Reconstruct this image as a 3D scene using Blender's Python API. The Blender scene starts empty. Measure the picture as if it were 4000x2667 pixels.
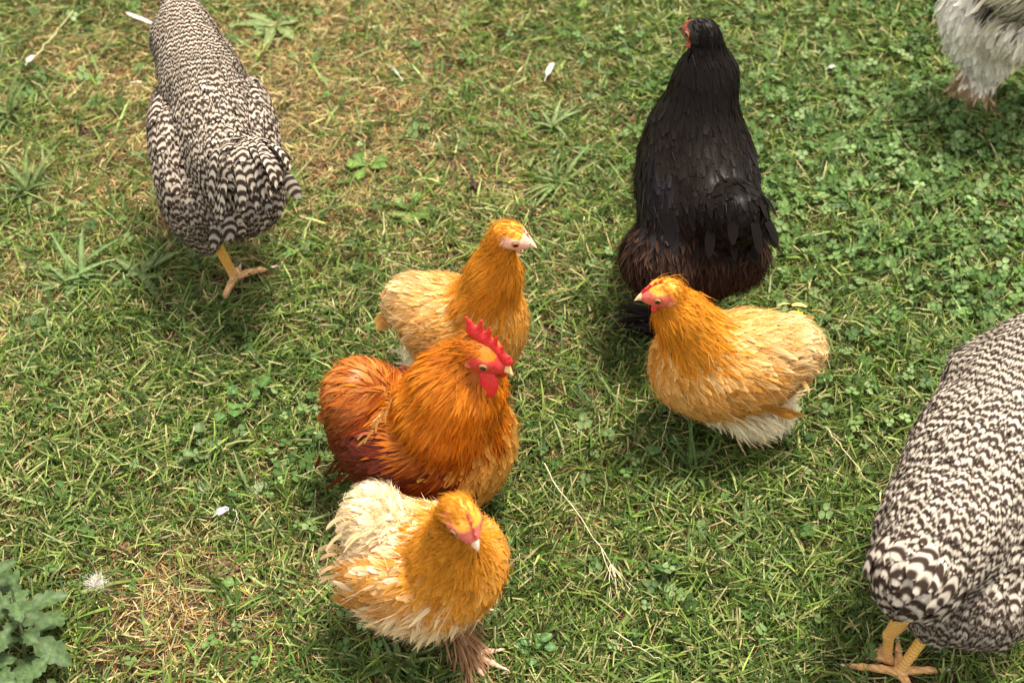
import bpy, math
import numpy as np
import openvdb
from mathutils import Vector, Matrix
R = math.radians
scene = bpy.context.scene

# ---------------------------------------------------------------- camera
cam_data = bpy.data.cameras.new('camera')
cam = bpy.data.objects.new('camera', cam_data)
scene.collection.objects.link(cam)
cam.location = (0, 0, 1.6)
cam.rotation_euler = (R(90 - 48), 0, 0)
cam_data.lens = 50
cam_data.sensor_width = 36
cam_data.clip_start = .05
cam_data.clip_end = 500
cam_data.dof.use_dof = True
cam_data.dof.focus_distance = 1.87
cam_data.dof.aperture_fstop = 4.5
scene.camera = cam

# ---------------------------------------------------------------- sky and sun
SUN_EL, SUN_AZ = 71.0, 40.0          # azimuth from +Y (away from the camera) towards +X
world = bpy.data.worlds.new('World')
scene.world = world
world.use_nodes = True
wt = world.node_tree
bg = wt.nodes['Background']
sky = wt.nodes.new('ShaderNodeTexSky')
sky.sky_type = 'NISHITA'
sky.sun_disc = False
sky.sun_elevation = R(SUN_EL)
sky.sun_rotation = R(SUN_AZ)
sky.dust_density = 3.0
tc = wt.nodes.new('ShaderNodeTexCoord')
cn = wt.nodes.new('ShaderNodeTexNoise')
cn.inputs['Scale'].default_value = 2.2
cn.inputs['Detail'].default_value = 6
cr = wt.nodes.new('ShaderNodeMapRange')
cr.inputs['From Min'].default_value = .3
cr.inputs['From Max'].default_value = .65
cr.inputs['To Min'].default_value = .55
cr.inputs['To Max'].default_value = .95
mx = wt.nodes.new('ShaderNodeMix')
mx.data_type = 'RGBA'
mx.inputs['B'].default_value = (8.2, 7.9, 7.3, 1)     # thin bright cloud
wt.links.new(tc.outputs['Generated'], cn.inputs['Vector'])
wt.links.new(cn.outputs['Fac'], cr.inputs['Value'])
wt.links.new(cr.outputs['Result'], mx.inputs['Factor'])
wt.links.new(sky.outputs['Color'], mx.inputs['A'])
wt.links.new(mx.outputs['Result'], bg.inputs['Color'])
bg.inputs['Strength'].default_value = .10
sd = bpy.data.lights.new('sun', 'SUN')
sd.energy = 4.5
sd.angle = R(14)
sd.color = (1.0, .93, .80)
sun = bpy.data.objects.new('sun', sd)
scene.collection.objects.link(sun)
sv = Vector((math.sin(R(SUN_AZ)) * math.cos(R(SUN_EL)), math.cos(R(SUN_AZ)) * math.cos(R(SUN_EL)), math.sin(R(SUN_EL))))
sun.rotation_euler = sv.to_track_quat('Z', 'Y').to_euler()
sun.location = sv * 20

scene.view_settings.view_transform = 'Standard'
scene.view_settings.look = 'None'
scene.view_settings.exposure = 1.0
scene.view_settings.gamma = 1
scene.view_settings.use_curve_mapping = False
scene.cycles.max_bounces = 6
scene.cycles.diffuse_bounces = 3
scene.cycles.glossy_bounces = 2
scene.cycles.transmission_bounces = 3
scene.cycles.transparent_max_bounces = 4

C = scene.collection
def at(u, v, z=0.):
    """point of the lawn that the photograph shows at pixel (u, v) of 4000 x 2667"""
    x = (u - 2000) / 5555.6; y = (1333.5 - v) / 5555.6; p = R(48)
    d = np.array([x, math.cos(p) + y * math.sin(p), -math.sin(p) + y * math.cos(p)])
    t = (z - 1.6) / d[2]
    return float(d[0] * t), float(d[1] * t)
# ---------------------------------------------------------------- helpers
def unit(a):
    return a / np.maximum(np.linalg.norm(a, axis=-1, keepdims=True), 1e-9)

def hsv_jit(rng, col, n, dv, dh=.0):
    """n variations of a linear colour"""
    c = np.tile(np.array(col, float), (n, 1))
    c *= np.exp(rng.normal(0, dv, (n, 1)))
    if dh:
        c *= np.exp(rng.normal(0, dh, (n, 3)))
    return c

class Mesh:
    """collects numpy geometry and links it as ONE object"""
    def __init__(s):
        s.v = []; s.q = []; s.t = []; s.a = {}; s.n = 0
    def add(s, v, quads=None, tris=None, **attr):
        v = np.asarray(v, np.float32).reshape(-1, 3)
        if quads is not None and len(quads): s.q.append(np.asarray(quads, np.int64).reshape(-1, 4) + s.n)
        if tris is not None and len(tris): s.t.append(np.asarray(tris, np.int64).reshape(-1, 3) + s.n)
        s.v.append(v)
        for k, val in attr.items():
            val = np.asarray(val, np.float32)
            if val.ndim == 1 and k == 'col': val = np.tile(val, (len(v), 1))
            if val.ndim == 0: val = np.full(len(v), float(val), np.float32)
            s.a.setdefault(k, []).append(val)
        s.n += len(v)
    def build(s, name, mats, parent=None, smooth=True, link=True):
        me = bpy.data.meshes.new(name)
        v = np.concatenate(s.v)
        q = np.concatenate(s.q) if s.q else np.zeros((0, 4), np.int64)
        t = np.concatenate(s.t) if s.t else np.zeros((0, 3), np.int64)
        me.vertices.add(len(v)); me.vertices.foreach_set('co', v.ravel())
        nl = q.size + t.size
        me.loops.add(nl)
        me.loops.foreach_set('vertex_index', np.concatenate([q.ravel(), t.ravel()]).astype(np.int32))
        me.polygons.add(len(q) + len(t))
        ls = np.concatenate([np.arange(len(q)) * 4, q.size + np.arange(len(t)) * 3]).astype(np.int32)
        me.polygons.foreach_set('loop_start', ls)
        me.polygons.foreach_set('use_smooth', np.full(len(q) + len(t), smooth))
        me.update(calc_edges=True)
        for k, lst in s.a.items():
            a = np.concatenate(lst)
            if k == 'col':
                at = me.attributes.new('col', 'FLOAT_COLOR', 'POINT')
                c = np.ones((len(v), 4), np.float32); c[:, :3] = np.clip(a, 0, 1)
                at.data.foreach_set('color', c.ravel())
            elif a.ndim == 2:
                at = me.attributes.new(k, 'FLOAT_VECTOR', 'POINT')
                at.data.foreach_set('vector', a.astype(np.float32).ravel())
            else:
                at = me.attributes.new(k, 'FLOAT', 'POINT')
                at.data.foreach_set('value', a.astype(np.float32))
        for m in (mats if isinstance(mats, (list, tuple)) else [mats]):
            me.materials.append(m)
        o = bpy.data.objects.new(name, me)
        C.objects.link(o)
        if parent is not None: o.parent = parent
        return o

def tag(o, label=None, cat=None, group=None, kind=None):
    if label: o['label'] = label
    if cat: o['category'] = cat
    if group: o['group'] = group
    if kind: o['kind'] = kind
    return o

def empty(name, loc, rz=0.):
    o = bpy.data.objects.new(name, None)
    o.empty_display_size = .05
    C.objects.link(o)
    o.location = loc
    o.rotation_euler = (0, 0, rz)
    return o

# ---------------------------------------------------------------- materials
def new_mat(name):
    m = bpy.data.materials.new(name)
    m.use_nodes = True
    nt = m.node_tree
    return m, nt, nt.nodes['Principled BSDF'], nt.links

def node(nt, typ, **kw):
    n = nt.nodes.new(typ)
    for k, v in kw.items():
        if k in n.inputs: n.inputs[k].default_value = v
        else: setattr(n, k, v)
    return n

def attr_node(nt, name):
    n = nt.nodes.new('ShaderNodeAttribute'); n.attribute_name = name
    return n

def math_node(nt, op, a, b=None, c=None):
    n = nt.nodes.new('ShaderNodeMath'); n.operation = op
    for i, x in enumerate((a, b, c)):
        if x is None: continue
        if isinstance(x, (int, float)): n.inputs[i].default_value = x
        else: nt.links.new(x, n.inputs[i])
    return n.outputs[0]

def mul_color(nt, col, fac):
    n = nt.nodes.new('ShaderNodeVectorMath'); n.operation = 'SCALE'
    nt.links.new(col, n.inputs[0])
    nt.links.new(fac, n.inputs['Scale'])
    return n.outputs[0]

def feather_mat(name, rough=.55, trans=.25, barred=False, spec=.3, sheen=.0, rim=0.):
    m, nt, b, L = new_mat(name)
    col = attr_node(nt, 'col').outputs['Color']
    uv = attr_node(nt, 'fuv').outputs['Vector']          # x across (-1..1), y along, z random
    mp = node(nt, 'ShaderNodeVectorMath', operation='MULTIPLY')
    mp.inputs[1].default_value = (7, 1.3, 91)
    L.new(uv, mp.inputs[0])
    nz = node(nt, 'ShaderNodeTexNoise', Scale=1.0, Detail=3.0)
    L.new(mp.outputs[0], nz.inputs['Vector'])
    streak = node(nt, 'ShaderNodeMapRange')
    streak.inputs['From Min'].default_value = .3; streak.inputs['From Max'].default_value = .7
    streak.inputs['To Min'].default_value = .78; streak.inputs['To Max'].default_value = 1.16
    L.new(nz.outputs['Fac'], streak.inputs['Value'])
    base = mul_color(nt, col, streak.outputs[0])
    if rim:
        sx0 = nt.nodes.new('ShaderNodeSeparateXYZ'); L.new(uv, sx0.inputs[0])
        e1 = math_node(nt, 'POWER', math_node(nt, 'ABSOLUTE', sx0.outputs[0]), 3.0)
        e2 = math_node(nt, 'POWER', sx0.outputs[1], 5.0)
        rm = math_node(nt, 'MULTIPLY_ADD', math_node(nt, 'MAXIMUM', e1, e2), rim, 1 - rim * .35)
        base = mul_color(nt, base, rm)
    if barred:
        s = attr_node(nt, 'bar').outputs['Fac']
        n2 = node(nt, 'ShaderNodeTexNoise', Scale=55.0, Detail=1.0)
        g = node(nt, 'ShaderNodeNewGeometry')
        L.new(g.outputs['Position'], n2.inputs['Vector'])
        wob = math_node(nt, 'MULTIPLY', math_node(nt, 'SUBTRACT', n2.outputs['Fac'], .5), .8)
        sx = nt.nodes.new('ShaderNodeSeparateXYZ'); L.new(uv, sx.inputs[0])
        chev = math_node(nt, 'MULTIPLY', math_node(nt, 'POWER', math_node(nt, 'ABSOLUTE', sx.outputs[0]), 2.0), -.38)
        ph = math_node(nt, 'ADD', math_node(nt, 'ADD', s, chev), wob)
        w = math_node(nt, 'SINE', math_node(nt, 'MULTIPLY', ph, 6.28318))
        st = node(nt, 'ShaderNodeMapRange', interpolation_type='SMOOTHSTEP')
        st.inputs['From Min'].default_value = -.55; st.inputs['From Max'].default_value = .90
        L.new(w, st.inputs['Value'])
        mixn = node(nt, 'ShaderNodeMix', data_type='RGBA')
        mixn.inputs['A'].default_value = (.036, .022, .015, 1)
        L.new(st.outputs[0], mixn.inputs['Factor'])
        L.new(base, mixn.inputs['B'])
        base = mixn.outputs['Result']
    L.new(base, b.inputs['Base Color'])
    b.inputs['Roughness'].default_value = rough
    b.inputs['Specular IOR Level'].default_value = spec
    if sheen:
        b.inputs['Sheen Weight'].default_value = sheen
    tr = node(nt, 'ShaderNodeBsdfTranslucent')
    L.new(base, tr.inputs['Color'])
    ms = node(nt, 'ShaderNodeMixShader', Fac=trans)
    L.new(b.outputs[0], ms.inputs[1]); L.new(tr.outputs[0], ms.inputs[2])
    L.new(ms.outputs[0], nt.nodes['Material Output'].inputs['Surface'])
    return m

def vcol_mat(name, rough=.6, spec=.3, bump=0., bscale=400., trans=0., sss=0.):
    m, nt, b, L = new_mat(name)
    col = attr_node(nt, 'col').outputs['Color']
    nz = node(nt, 'ShaderNodeTexNoise', Scale=bscale, Detail=3.0)
    g = node(nt, 'ShaderNodeTexCoord'); L.new(g.outputs['Object'], nz.inputs['Vector'])
    mr = node(nt, 'ShaderNodeMapRange')
    mr.inputs['From Min'].default_value = .3; mr.inputs['From Max'].default_value = .7; mr.inputs['To Min'].default_value = .68; mr.inputs['To Max'].default_value = 1.32
    L.new(nz.outputs['Fac'], mr.inputs['Value'])
    base = mul_color(nt, col, mr.outputs[0])
    L.new(base, b.inputs['Base Color'])
    b.inputs['Roughness'].default_value = rough
    b.inputs['Specular IOR Level'].default_value = spec
    if sss:
        b.inputs['Subsurface Weight'].default_value = sss
        b.inputs['Subsurface Radius'].default_value = (.006, .002, .001)
        b.inputs['Subsurface Scale'].default_value = 1.0
    if bump:
        bp = node(nt, 'ShaderNodeBump', Strength=bump, Distance=.001)
        L.new(nz.outputs['Fac'], bp.inputs['Height']); L.new(bp.outputs[0], b.inputs['Normal'])
    if trans:
        tr = node(nt, 'ShaderNodeBsdfTranslucent'); L.new(base, tr.inputs['Color'])
        ms = node(nt, 'ShaderNodeMixShader', Fac=trans)
        L.new(b.outputs[0], ms.inputs[1]); L.new(tr.outputs[0], ms.inputs[2])
        L.new(ms.outputs[0], nt.nodes['Material Output'].inputs['Surface'])
    return m

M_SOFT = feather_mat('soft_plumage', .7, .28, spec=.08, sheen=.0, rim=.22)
M_GLOSS = feather_mat('glossy_hackle', .36, .2, spec=.2)
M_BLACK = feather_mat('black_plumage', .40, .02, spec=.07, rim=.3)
M_BAR = feather_mat('barred_plumage', .65, .15, spec=.1, barred=True)
M_SKIN = vcol_mat('bird_skin', .5, .4, bump=.5, bscale=700., sss=.08)
M_COMB = vcol_mat('comb_skin', .38, .5, bump=.7, bscale=900., sss=.12)
M_HORN = vcol_mat('horn', .35, .5, bscale=300.)
M_EYE = vcol_mat('eye', .08, .8, bscale=10.)
M_BLADE = vcol_mat('grass_blade', .45, .16, bscale=90., trans=.30)
M_LEAF = vcol_mat('leaf', .5, .18, bscale=160., trans=.25, bump=.3)
M_STRAW = vcol_mat('straw', .7, .1, bscale=200., trans=.15)
M_DIRT = vcol_mat('dirt', .95, .1, bump=1.0, bscale=260.)
# ---------------------------------------------------------------- ground sheet
def soil_mat():
    m, nt, b, L = new_mat('soil')
    g = node(nt, 'ShaderNodeNewGeometry')
    n1 = node(nt, 'ShaderNodeTexNoise', Scale=3.0, Detail=8.0)
    n2 = node(nt, 'ShaderNodeTexNoise', Scale=120.0, Detail=5.0)
    L.new(g.outputs['Position'], n1.inputs['Vector']); L.new(g.outputs['Position'], n2.inputs['Vector'])
    r = node(nt, 'ShaderNodeValToRGB')
    e = r.color_ramp.elements
    e[0].position = .38; e[0].color = (.018, .011, .006, 1)
    e[1].position = .66; e[1].color = (.07, .045, .022, 1)
    L.new(n2.outputs['Fac'], r.inputs['Fac'])
    # beyond the modelled lawn the sheet itself has the colour of mown grass
    r2 = node(nt, 'ShaderNodeValToRGB')
    e = r2.color_ramp.elements
    e[0].position = .3; e[0].color = (.06, .085, .02, 1)
    e[1].position = .7; e[1].color = (.15, .15, .055, 1)
    L.new(n2.outputs['Fac'], r2.inputs['Fac'])
    ln = node(nt, 'ShaderNodeVectorMath', operation='DISTANCE')
    ln.inputs[1].default_value = (0, 1.7, 0)
    L.new(g.outputs['Position'], ln.inputs[0])
    mr = node(nt, 'ShaderNodeMapRange')
    mr.inputs['From Min'].default_value = 1.6; mr.inputs['From Max'].default_value = 2.6
    L.new(ln.outputs['Value'], mr.inputs['Value'])
    mx = node(nt, 'ShaderNodeMix', data_type='RGBA')
    L.new(mr.outputs[0], mx.inputs['Factor']); L.new(r.outputs[0], mx.inputs['A']); L.new(r2.outputs[0], mx.inputs['B'])
    L.new(mx.outputs['Result'], b.inputs['Base Color'])
    b.inputs['Roughness'].default_value = .95
    bp = node(nt, 'ShaderNodeBump', Strength=.8, Distance=.01)
    L.new(n2.outputs['Fac'], bp.inputs['Height']); L.new(bp.outputs[0], b.inputs['Normal'])
    return m

def smooth_noise(seed, x, y, scale, octaves=3):
    rg = np.random.default_rng(seed)
    out = np.zeros_like(x); amp = 1.; tot = 0.
    for o in range(octaves):
        for k in range(5):
            a = rg.uniform(0, 2 * np.pi); ph = rg.uniform(0, 6.28); f = rg.uniform(.7, 1.3) * 2 * np.pi / scale * 2 ** o
            out += amp * np.sin((x * np.cos(a) + y * np.sin(a)) * f + ph) / 5
        tot += amp; amp *= .6
    return out / tot * 2.0

def ground_z(x, y):
    return .006 * smooth_noise(5, x, y, .45, 3)

gx = np.concatenate([[-200, -60, -20, -8, -4, -2.4], np.linspace(-1.9, 1.9, 153), [2.4, 4, 8, 20, 60, 200]])
gy = np.concatenate([[-200, -60, -20, -8, -3, -.5], np.linspace(.3, 3.6, 133), [4.2, 6, 10, 24, 60, 200]])
X, Y = np.meshgrid(gx, gy, indexing='ij')
near = (np.abs(X) < 2) & (Y > .2) & (Y < 3.7)
Z = np.where(near, ground_z(X, Y), 0.) - .004
nx, ny = X.shape
I = np.arange(nx * ny).reshape(nx, ny)
g = Mesh()
g.add(np.stack([X, Y, Z], -1), quads=np.stack([I[:-1, :-1], I[1:, :-1], I[1:, 1:], I[:-1, 1:]], -1))
tag(g.build('ground', soil_mat()), kind='structure')

# ---------------------------------------------------------------- lawn
rng = np.random.default_rng(11)
#  dry patches (x, y, radius, amount), measured on the lawn
DRY = [(-.62, 2.0, .42, .62), (-.25, 1.95, .5, .55), (-.55, 1.72, .22, .35), (-.85, 1.42, .2, .55), (-.38, 1.02, .14, .5), (-.48, .95, .12, .3),
       (.10, 1.08, .12, .3), (-.40, .93, .1, .4), (.35, 1.80, .2, .15), (-.1, 2.2, .5, .25), (.14, 1.30, .1, .2), (-.18, 1.02, .12, .3)]
LUSH = [(.75, 1.85, .45, .5), (.3, 1.05, .3, .2), (-.55, 1.5, .25, .25), (-.25, 1.45, .25, .2), (.75, 1.4, .3, .35), (.35, 2.2, .3, .2)]
def dryness(x, y):
    d = .25 + .20 * smooth_noise(21, x, y, .35, 3) + .12 * smooth_noise(22, x, y, .07, 2)
    for (a, b, r, k) in DRY: d += .75 * k * np.exp(-((x - a) ** 2 + (y - b) ** 2) / r ** 2)
    for (a, b, r, k) in LUSH: d -= k * np.exp(-((x - a) ** 2 + (y - b) ** 2) / r ** 2)
    return np.clip(d, 0.03, .97)

def in_view(x, y, pad=.08):
    hw = .637 + (y - .869) * (.989 - .637) / (2.328 - .869) + pad
    return (np.abs(x) < hw) & (y > .869 - pad) & (y < 2.33 + pad * 1.5)

def scatter(rg, per_m2_in, per_m2_out, x0=-1.55, x1=1.55, y0=.45, y1=3.1):
    n = int((x1 - x0) * (y1 - y0) * per_m2_in)
    x = rg.uniform(x0, x1, n); y = rg.uniform(y0, y1, n)
    keep = in_view(x, y) | (rg.random(n) < per_m2_out / per_m2_in)
    return x[keep], y[keep]

def blades(mesh, rg, x, y, L, W, lean, az, col, tipcol, z0=None, S=3, bend=.4, cut=.35, kink=0.):
    """ribbons: lean = angle above the ground at the root, bend = how far the tip droops"""
    n = len(x)
    if z0 is None: z0 = ground_z(x, y) - .003
    v = np.linspace(0, 1, S)[None, :]
    h = np.stack([np.cos(az), np.sin(az)], -1)
    side = np.stack([-np.sin(az), np.cos(az), np.zeros(n)], -1)
    tw = rg.normal(0, .9, n)                                    # roll, so that widths differ from any side
    sweep = rg.normal(0, .25, n)
    hl = L[:, None] * (v * np.cos(lean)[:, None] + bend * .3 * v ** 2)
    zl = L[:, None] * (v * np.sin(lean)[:, None] - bend * np.sin(lean)[:, None] * v ** 2)
    p = np.zeros((n, S, 3))
    p[..., 0] = x[:, None] + h[:, 0:1] * hl + side[:, 0:1] * (sweep * L)[:, None] * v ** 2
    p[..., 1] = y[:, None] + h[:, 1:2] * hl + side[:, 1:2] * (sweep * L)[:, None] * v ** 2
    p[..., 2] = np.maximum(z0[:, None] + zl, z0[:, None] + .001)
    up = np.array([0, 0, 1.]) * np.cos(lean)[:, None] - np.concatenate([h, np.zeros((n, 1))], 1) * np.sin(lean)[:, None]
    sd = side * np.cos(tw)[:, None] + up * np.sin(tw)[:, None]
    w = W[:, None] * np.interp(v, [0, .45, 1], [.7, 1., cut]) * .5
    a = p + sd[:, None, :] * w[..., None]; b = p - sd[:, None, :] * w[..., None]
    V = np.stack([a, b], 2)                                     # n,S,2,3
    base = (np.arange(n) * S * 2)[:, None]
    q = []
    for k in range(S - 1):
        q.append(np.concatenate([base + 2 * k, base + 2 * k + 1, base + 2 * k + 3, base + 2 * k + 2], 1))
    cc = col[:, None, None, :] * (1 - v[..., None, None] ** 2) + tipcol[:, None, None, :] * v[..., None, None] ** 2
    cc = np.broadcast_to(cc, (n, S, 2, 3))
    mesh.add(V, quads=np.concatenate(q), col=cc.reshape(-1, 3))

FEET = []      # (x, y, r) where feet press the blades down; filled from the birds' table
def foot_mask(x, y):
    m = np.ones(len(x), bool)
    for (a, b, r) in FEET: m &= (x - a) ** 2 + (y - b) ** 2 > r * r
    return m

GREENS = np.array([(.090, .145, .022), (.058, .108, .020), (.145, .200, .040), (.043, .082, .018), (.240, .285, .095), (.108, .165, .046)])
STRAWS = np.array([(.48, .33, .15), (.36, .20, .08), (.60, .48, .25), (.28, .13, .045), (.42, .38, .13), (.36, .38, .13)])

def lawn():
    # dead thatch lying flat
    m = Mesh()
    x, y = scatter(rng, 24000, 4500)
    n = len(x)
    c = STRAWS[rng.integers(0, 4, n)] * .48 * np.exp(rng.normal(0, .3, (n, 1)))
    blades(m, rng, x, y, rng.uniform(.012, .04, n), rng.uniform(.0009, .0022, n), rng.uniform(.0, .3, n), rng.uniform(0, 6.283, n), c, c,
           z0=ground_z(x, y) + rng.uniform(-.002, .004, n), S=2, bend=0)
    tag(m.build('thatch', M_STRAW), 'dead brown thatch lying between the blades of the lawn', 'thatch', kind='stuff')
    # fine green and straw blades
    m = Mesh()
    x, y = scatter(rng, 68000, 7000)
    d = dryness(x, y)
    dens = .66 + .42 * smooth_noise(33, x, y, .11, 2)
    k = (rng.random(len(x)) < dens) & foot_mask(x, y)
    x, y, d = x[k], y[k], d[k]
    n = len(x)
    dry = rng.random(n) < d
    gi = np.clip((smooth_noise(44, x, y, .16, 2) * .8 + rng.normal(0, 1.2, n) + 2.5).astype(int), 0, 5)
    col = np.where(dry[:, None], STRAWS[rng.integers(0, 6, n)], GREENS[gi]) * np.exp(rng.normal(0, .30, (n, 1)))
    tip = np.where((rng.random(n) < .20)[:, None], STRAWS[2] * .9, col * 1.1)
    L = np.where(dry, rng.uniform(.010, .030, n), rng.uniform(.018, .054, n)) * (1 + .25 * smooth_noise(55, x, y, .2, 2))
    W = np.where(dry, rng.uniform(.0007, .0018, n), rng.uniform(.0017, .0038, n))
    lean = np.where(dry, rng.uniform(.05, .8, n), np.abs(rng.normal(.62, .4, n)))
    az = rng.uniform(0, 6.283, n) 
    blades(m, rng, x, y, L, W, np.clip(lean, .05, 1.4), az, col, tip, z0=ground_z(x, y) + rng.uniform(-.003, .007, n), bend=.45)
    # tufts: coarse blades radiating from one root
    nt = 8500
    tx = rng.uniform(-1.5, 1.5, nt); ty = rng.uniform(.5, 3.0, nt)
    coarse = .33 + .3 * smooth_noise(66, tx, ty, .5, 2)
    for (a, b, r, kk) in [(.25, 1.0, .35, .8), (-.8, 1.75, .3, .9), (-.6, 1.5, .22, .9), (.2, 1.7, .2, .5), (-.3, .9, .3, .4), (.1, 2.2, .5, .3)]:
        coarse += kk * np.exp(-((tx - a) ** 2 + (ty - b) ** 2) / r ** 2)
    coarse -= .5 * np.exp(-((tx - .8) ** 2 + (ty - 1.9) ** 2) / .3 ** 2)
    kk = (rng.random(nt) < coarse) & (in_view(tx, ty) | (rng.random(nt) < .2))
    tx, ty = tx[kk], ty[kk]
    rep = rng.integers(3, 9, len(tx))
    x = np.repeat(tx, rep) + rng.normal(0, .004, rep.sum()); y = np.repeat(ty, rep) + rng.normal(0, .004, rep.sum())
    maz = np.repeat(rng.uniform(0, 6.283, len(tx)), rep)
    k = foot_mask(x, y); x, y, maz = x[k], y[k], maz[k]
    n = len(x)
    col = GREENS[rng.integers(0, 6, n)] * np.exp(rng.normal(0, .18, (n, 1))) * np.array([1.05, 1.08, 1.15])
    blades(m, rng, x, y, rng.uniform(.028, .080, n), rng.uniform(.0026, .0050, n), np.clip(rng.normal(.45, .3, n), .08, 1.3),
           maz + rng.normal(0, .9, n), col, col * 1.15, S=4, bend=.35, cut=.25)
    tag(m.build('grass', M_BLADE), 'short green lawn grass mixed with straw coloured dry blades', 'grass', kind='stuff')
# ---------------------------------------------------------------- birds: a signed distance field per bird carries skin and feathers
def rotm(pitch, yaw):
    a, b = R(pitch), R(yaw)
    x = np.array([math.cos(a) * math.cos(b), math.cos(a) * math.sin(b), math.sin(a)])
    y = np.array([-math.sin(b), math.cos(b), 0])
    return np.stack([x, y, np.cross(x, y)])                   # rows = local axes

class Field:
    def __init__(s, prims, k=.0085, hc=None, hs=.015):
        s.p = prims; s.k = k; s.hc = None if hc is None else np.array(hc); s.hs = hs
        for q in prims:
            q['flow'] = unit(np.array(q['flow'], float))
            if q['t'] == 'E':
                q['m'] = rotm(q.get('pitch', 0), q.get('yaw', 0)); q['c'] = np.array(q['a'], float); q['r'] = np.array(q['r'], float)
            else:
                q['a'] = np.array(q['a'], float); q['b'] = np.array(q['b'], float); q['c'] = (q['a'] + q['b']) / 2
    def each(s, P):
        D = np.empty((len(s.p), len(P)))
        for i, q in enumerate(s.p):
            if q['t'] == 'E':
                l = (P - q['c']) @ q['m'].T
                k0 = np.linalg.norm(l / q['r'], axis=1); k1 = np.linalg.norm(l / q['r'] ** 2, axis=1)
                D[i] = k0 * (k0 - 1) / np.maximum(k1, 1e-6)
            else:
                ba = q['b'] - q['a']; h = np.clip(((P - q['a']) @ ba) / (ba @ ba), 0, 1)
                D[i] = np.linalg.norm(P - q['a'] - h[:, None] * ba, axis=1) - (q['r'][0] + (q['r'][1] - q['r'][0]) * h)
        return D
    def d(s, P, D=None):
        if D is None: D = s.each(P)
        m = D.min(0)
        k = s.k
        if s.hc is not None:                                   # sharper joins near the small head
            k = s.k * np.clip((np.linalg.norm(P - s.hc, axis=1) - s.hs * 1.5) / (s.hs * 3), .28, 1.)
        return m - k * np.log(np.exp(-(D - m) / k).sum(0))
    def w(s, D, kw=.02):
        e = np.exp(-(D - D.min(0)) / kw)
        return e / e.sum(0)
    def grad(s, P, e=.002):
        T = np.array([(1, -1, -1), (-1, -1, 1), (-1, 1, -1), (1, 1, 1)], float)
        g = np.zeros_like(P)
        for t in T: g += t * s.d(P + e * t)[:, None]
        return unit(g)
    def flow(s, P, D=None):
        if D is None: D = s.each(P)
        w = s.w(D)
        F = np.zeros_like(P); S = np.zeros(len(P))
        for i, q in enumerate(s.p):
            F += w[i][:, None] * q['flow']
            S += w[i] * (q.get('s', 0.) + (P - q['c']) @ q['flow'])
        return F, S, w

def sdf_mesh(fn, lo, hi, vox):
    lo = np.array(lo); hi = np.array(hi)
    n = np.maximum(((hi - lo) / vox).astype(int) + 1, 4)
    ax = [lo[i] + vox * np.arange(n[i]) for i in range(3)]
    G = np.stack(np.meshgrid(*ax, indexing='ij'), -1).reshape(-1, 3)
    D = np.concatenate([fn(G[i:i + 200000]) for i in range(0, len(G), 200000)]).astype(np.float32).reshape(n)
    D = np.clip(D, -vox * 3, vox * 3)
    g = openvdb.FloatGrid(float(vox * 3)); g.copyFromArray(D)
    v, q = g.convertToQuads(isovalue=0.0) if not hasattr(g, '_x') else None
    return v * vox + lo, q[:, ::-1]

def capsules(P, segs, k=.0015):
    D = []
    for (a, b, ra, rb) in segs:
        a = np.array(a, float); b = np.array(b, float); ba = b - a
        h = np.clip(((P - a) @ ba) / max(ba @ ba, 1e-9), 0, 1)
        D.append(np.linalg.norm(P - a - h[:, None] * ba, axis=1) - (ra + (rb - ra) * h))
    D = np.array(D); m = D.min(0)
    return m - k * np.log(np.exp(-(D - m) / k).sum(0))

PROFILE = {'feather': ([0, .3, .62, .88, 1.], [.55, .95, 1., .86, .30]),
           'hackle': ([0, .25, .6, .85, 1.], [.6, 1., .85, .5, .05]),
           'hair': ([0, .5, 1.], [1., .7, .1])}

def trace(fld, rg, P, L, steps, lift, conform=1., wander=.12, droop=0., tilt=None):
    """march each feather along the plumage flow, hugging the skin; returns stations, normals"""
    n = len(P); out = [P]; nor = []
    h0 = fld.d(P)
    F, _, _ = fld.flow(P)
    g = fld.grad(P)
    rnd = rg.normal(0, wander, (n, 3))
    f = unit(F) + rnd
    f = unit(f - (f * g).sum(1)[:, None] * g)
    nor.append(g)
    p = P.copy(); prev = f
    for k in range(1, steps):
        step = (L / (steps - 1))[:, None]
        p = p + prev * step
        g2 = fld.grad(p)
        want = h0 + L * lift * (k / (steps - 1)) ** 1.2
        corr = (want - fld.d(p)) * conform
        p = p + g2 * corr[:, None]
        p[:, 2] -= droop * L * (k / (steps - 1)) ** 2
        F, _, _ = fld.flow(p)
        f2 = unit(F) + rnd
        f2 = unit(f2 - (f2 * g2).sum(1)[:, None] * g2)
        prev = unit(prev * .45 + f2 * .55)
        out.append(p.copy()); nor.append(unit(g2 * .6 + nor[-1] * .4))
    return np.stack(out, 1), np.stack(nor, 1)

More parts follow.
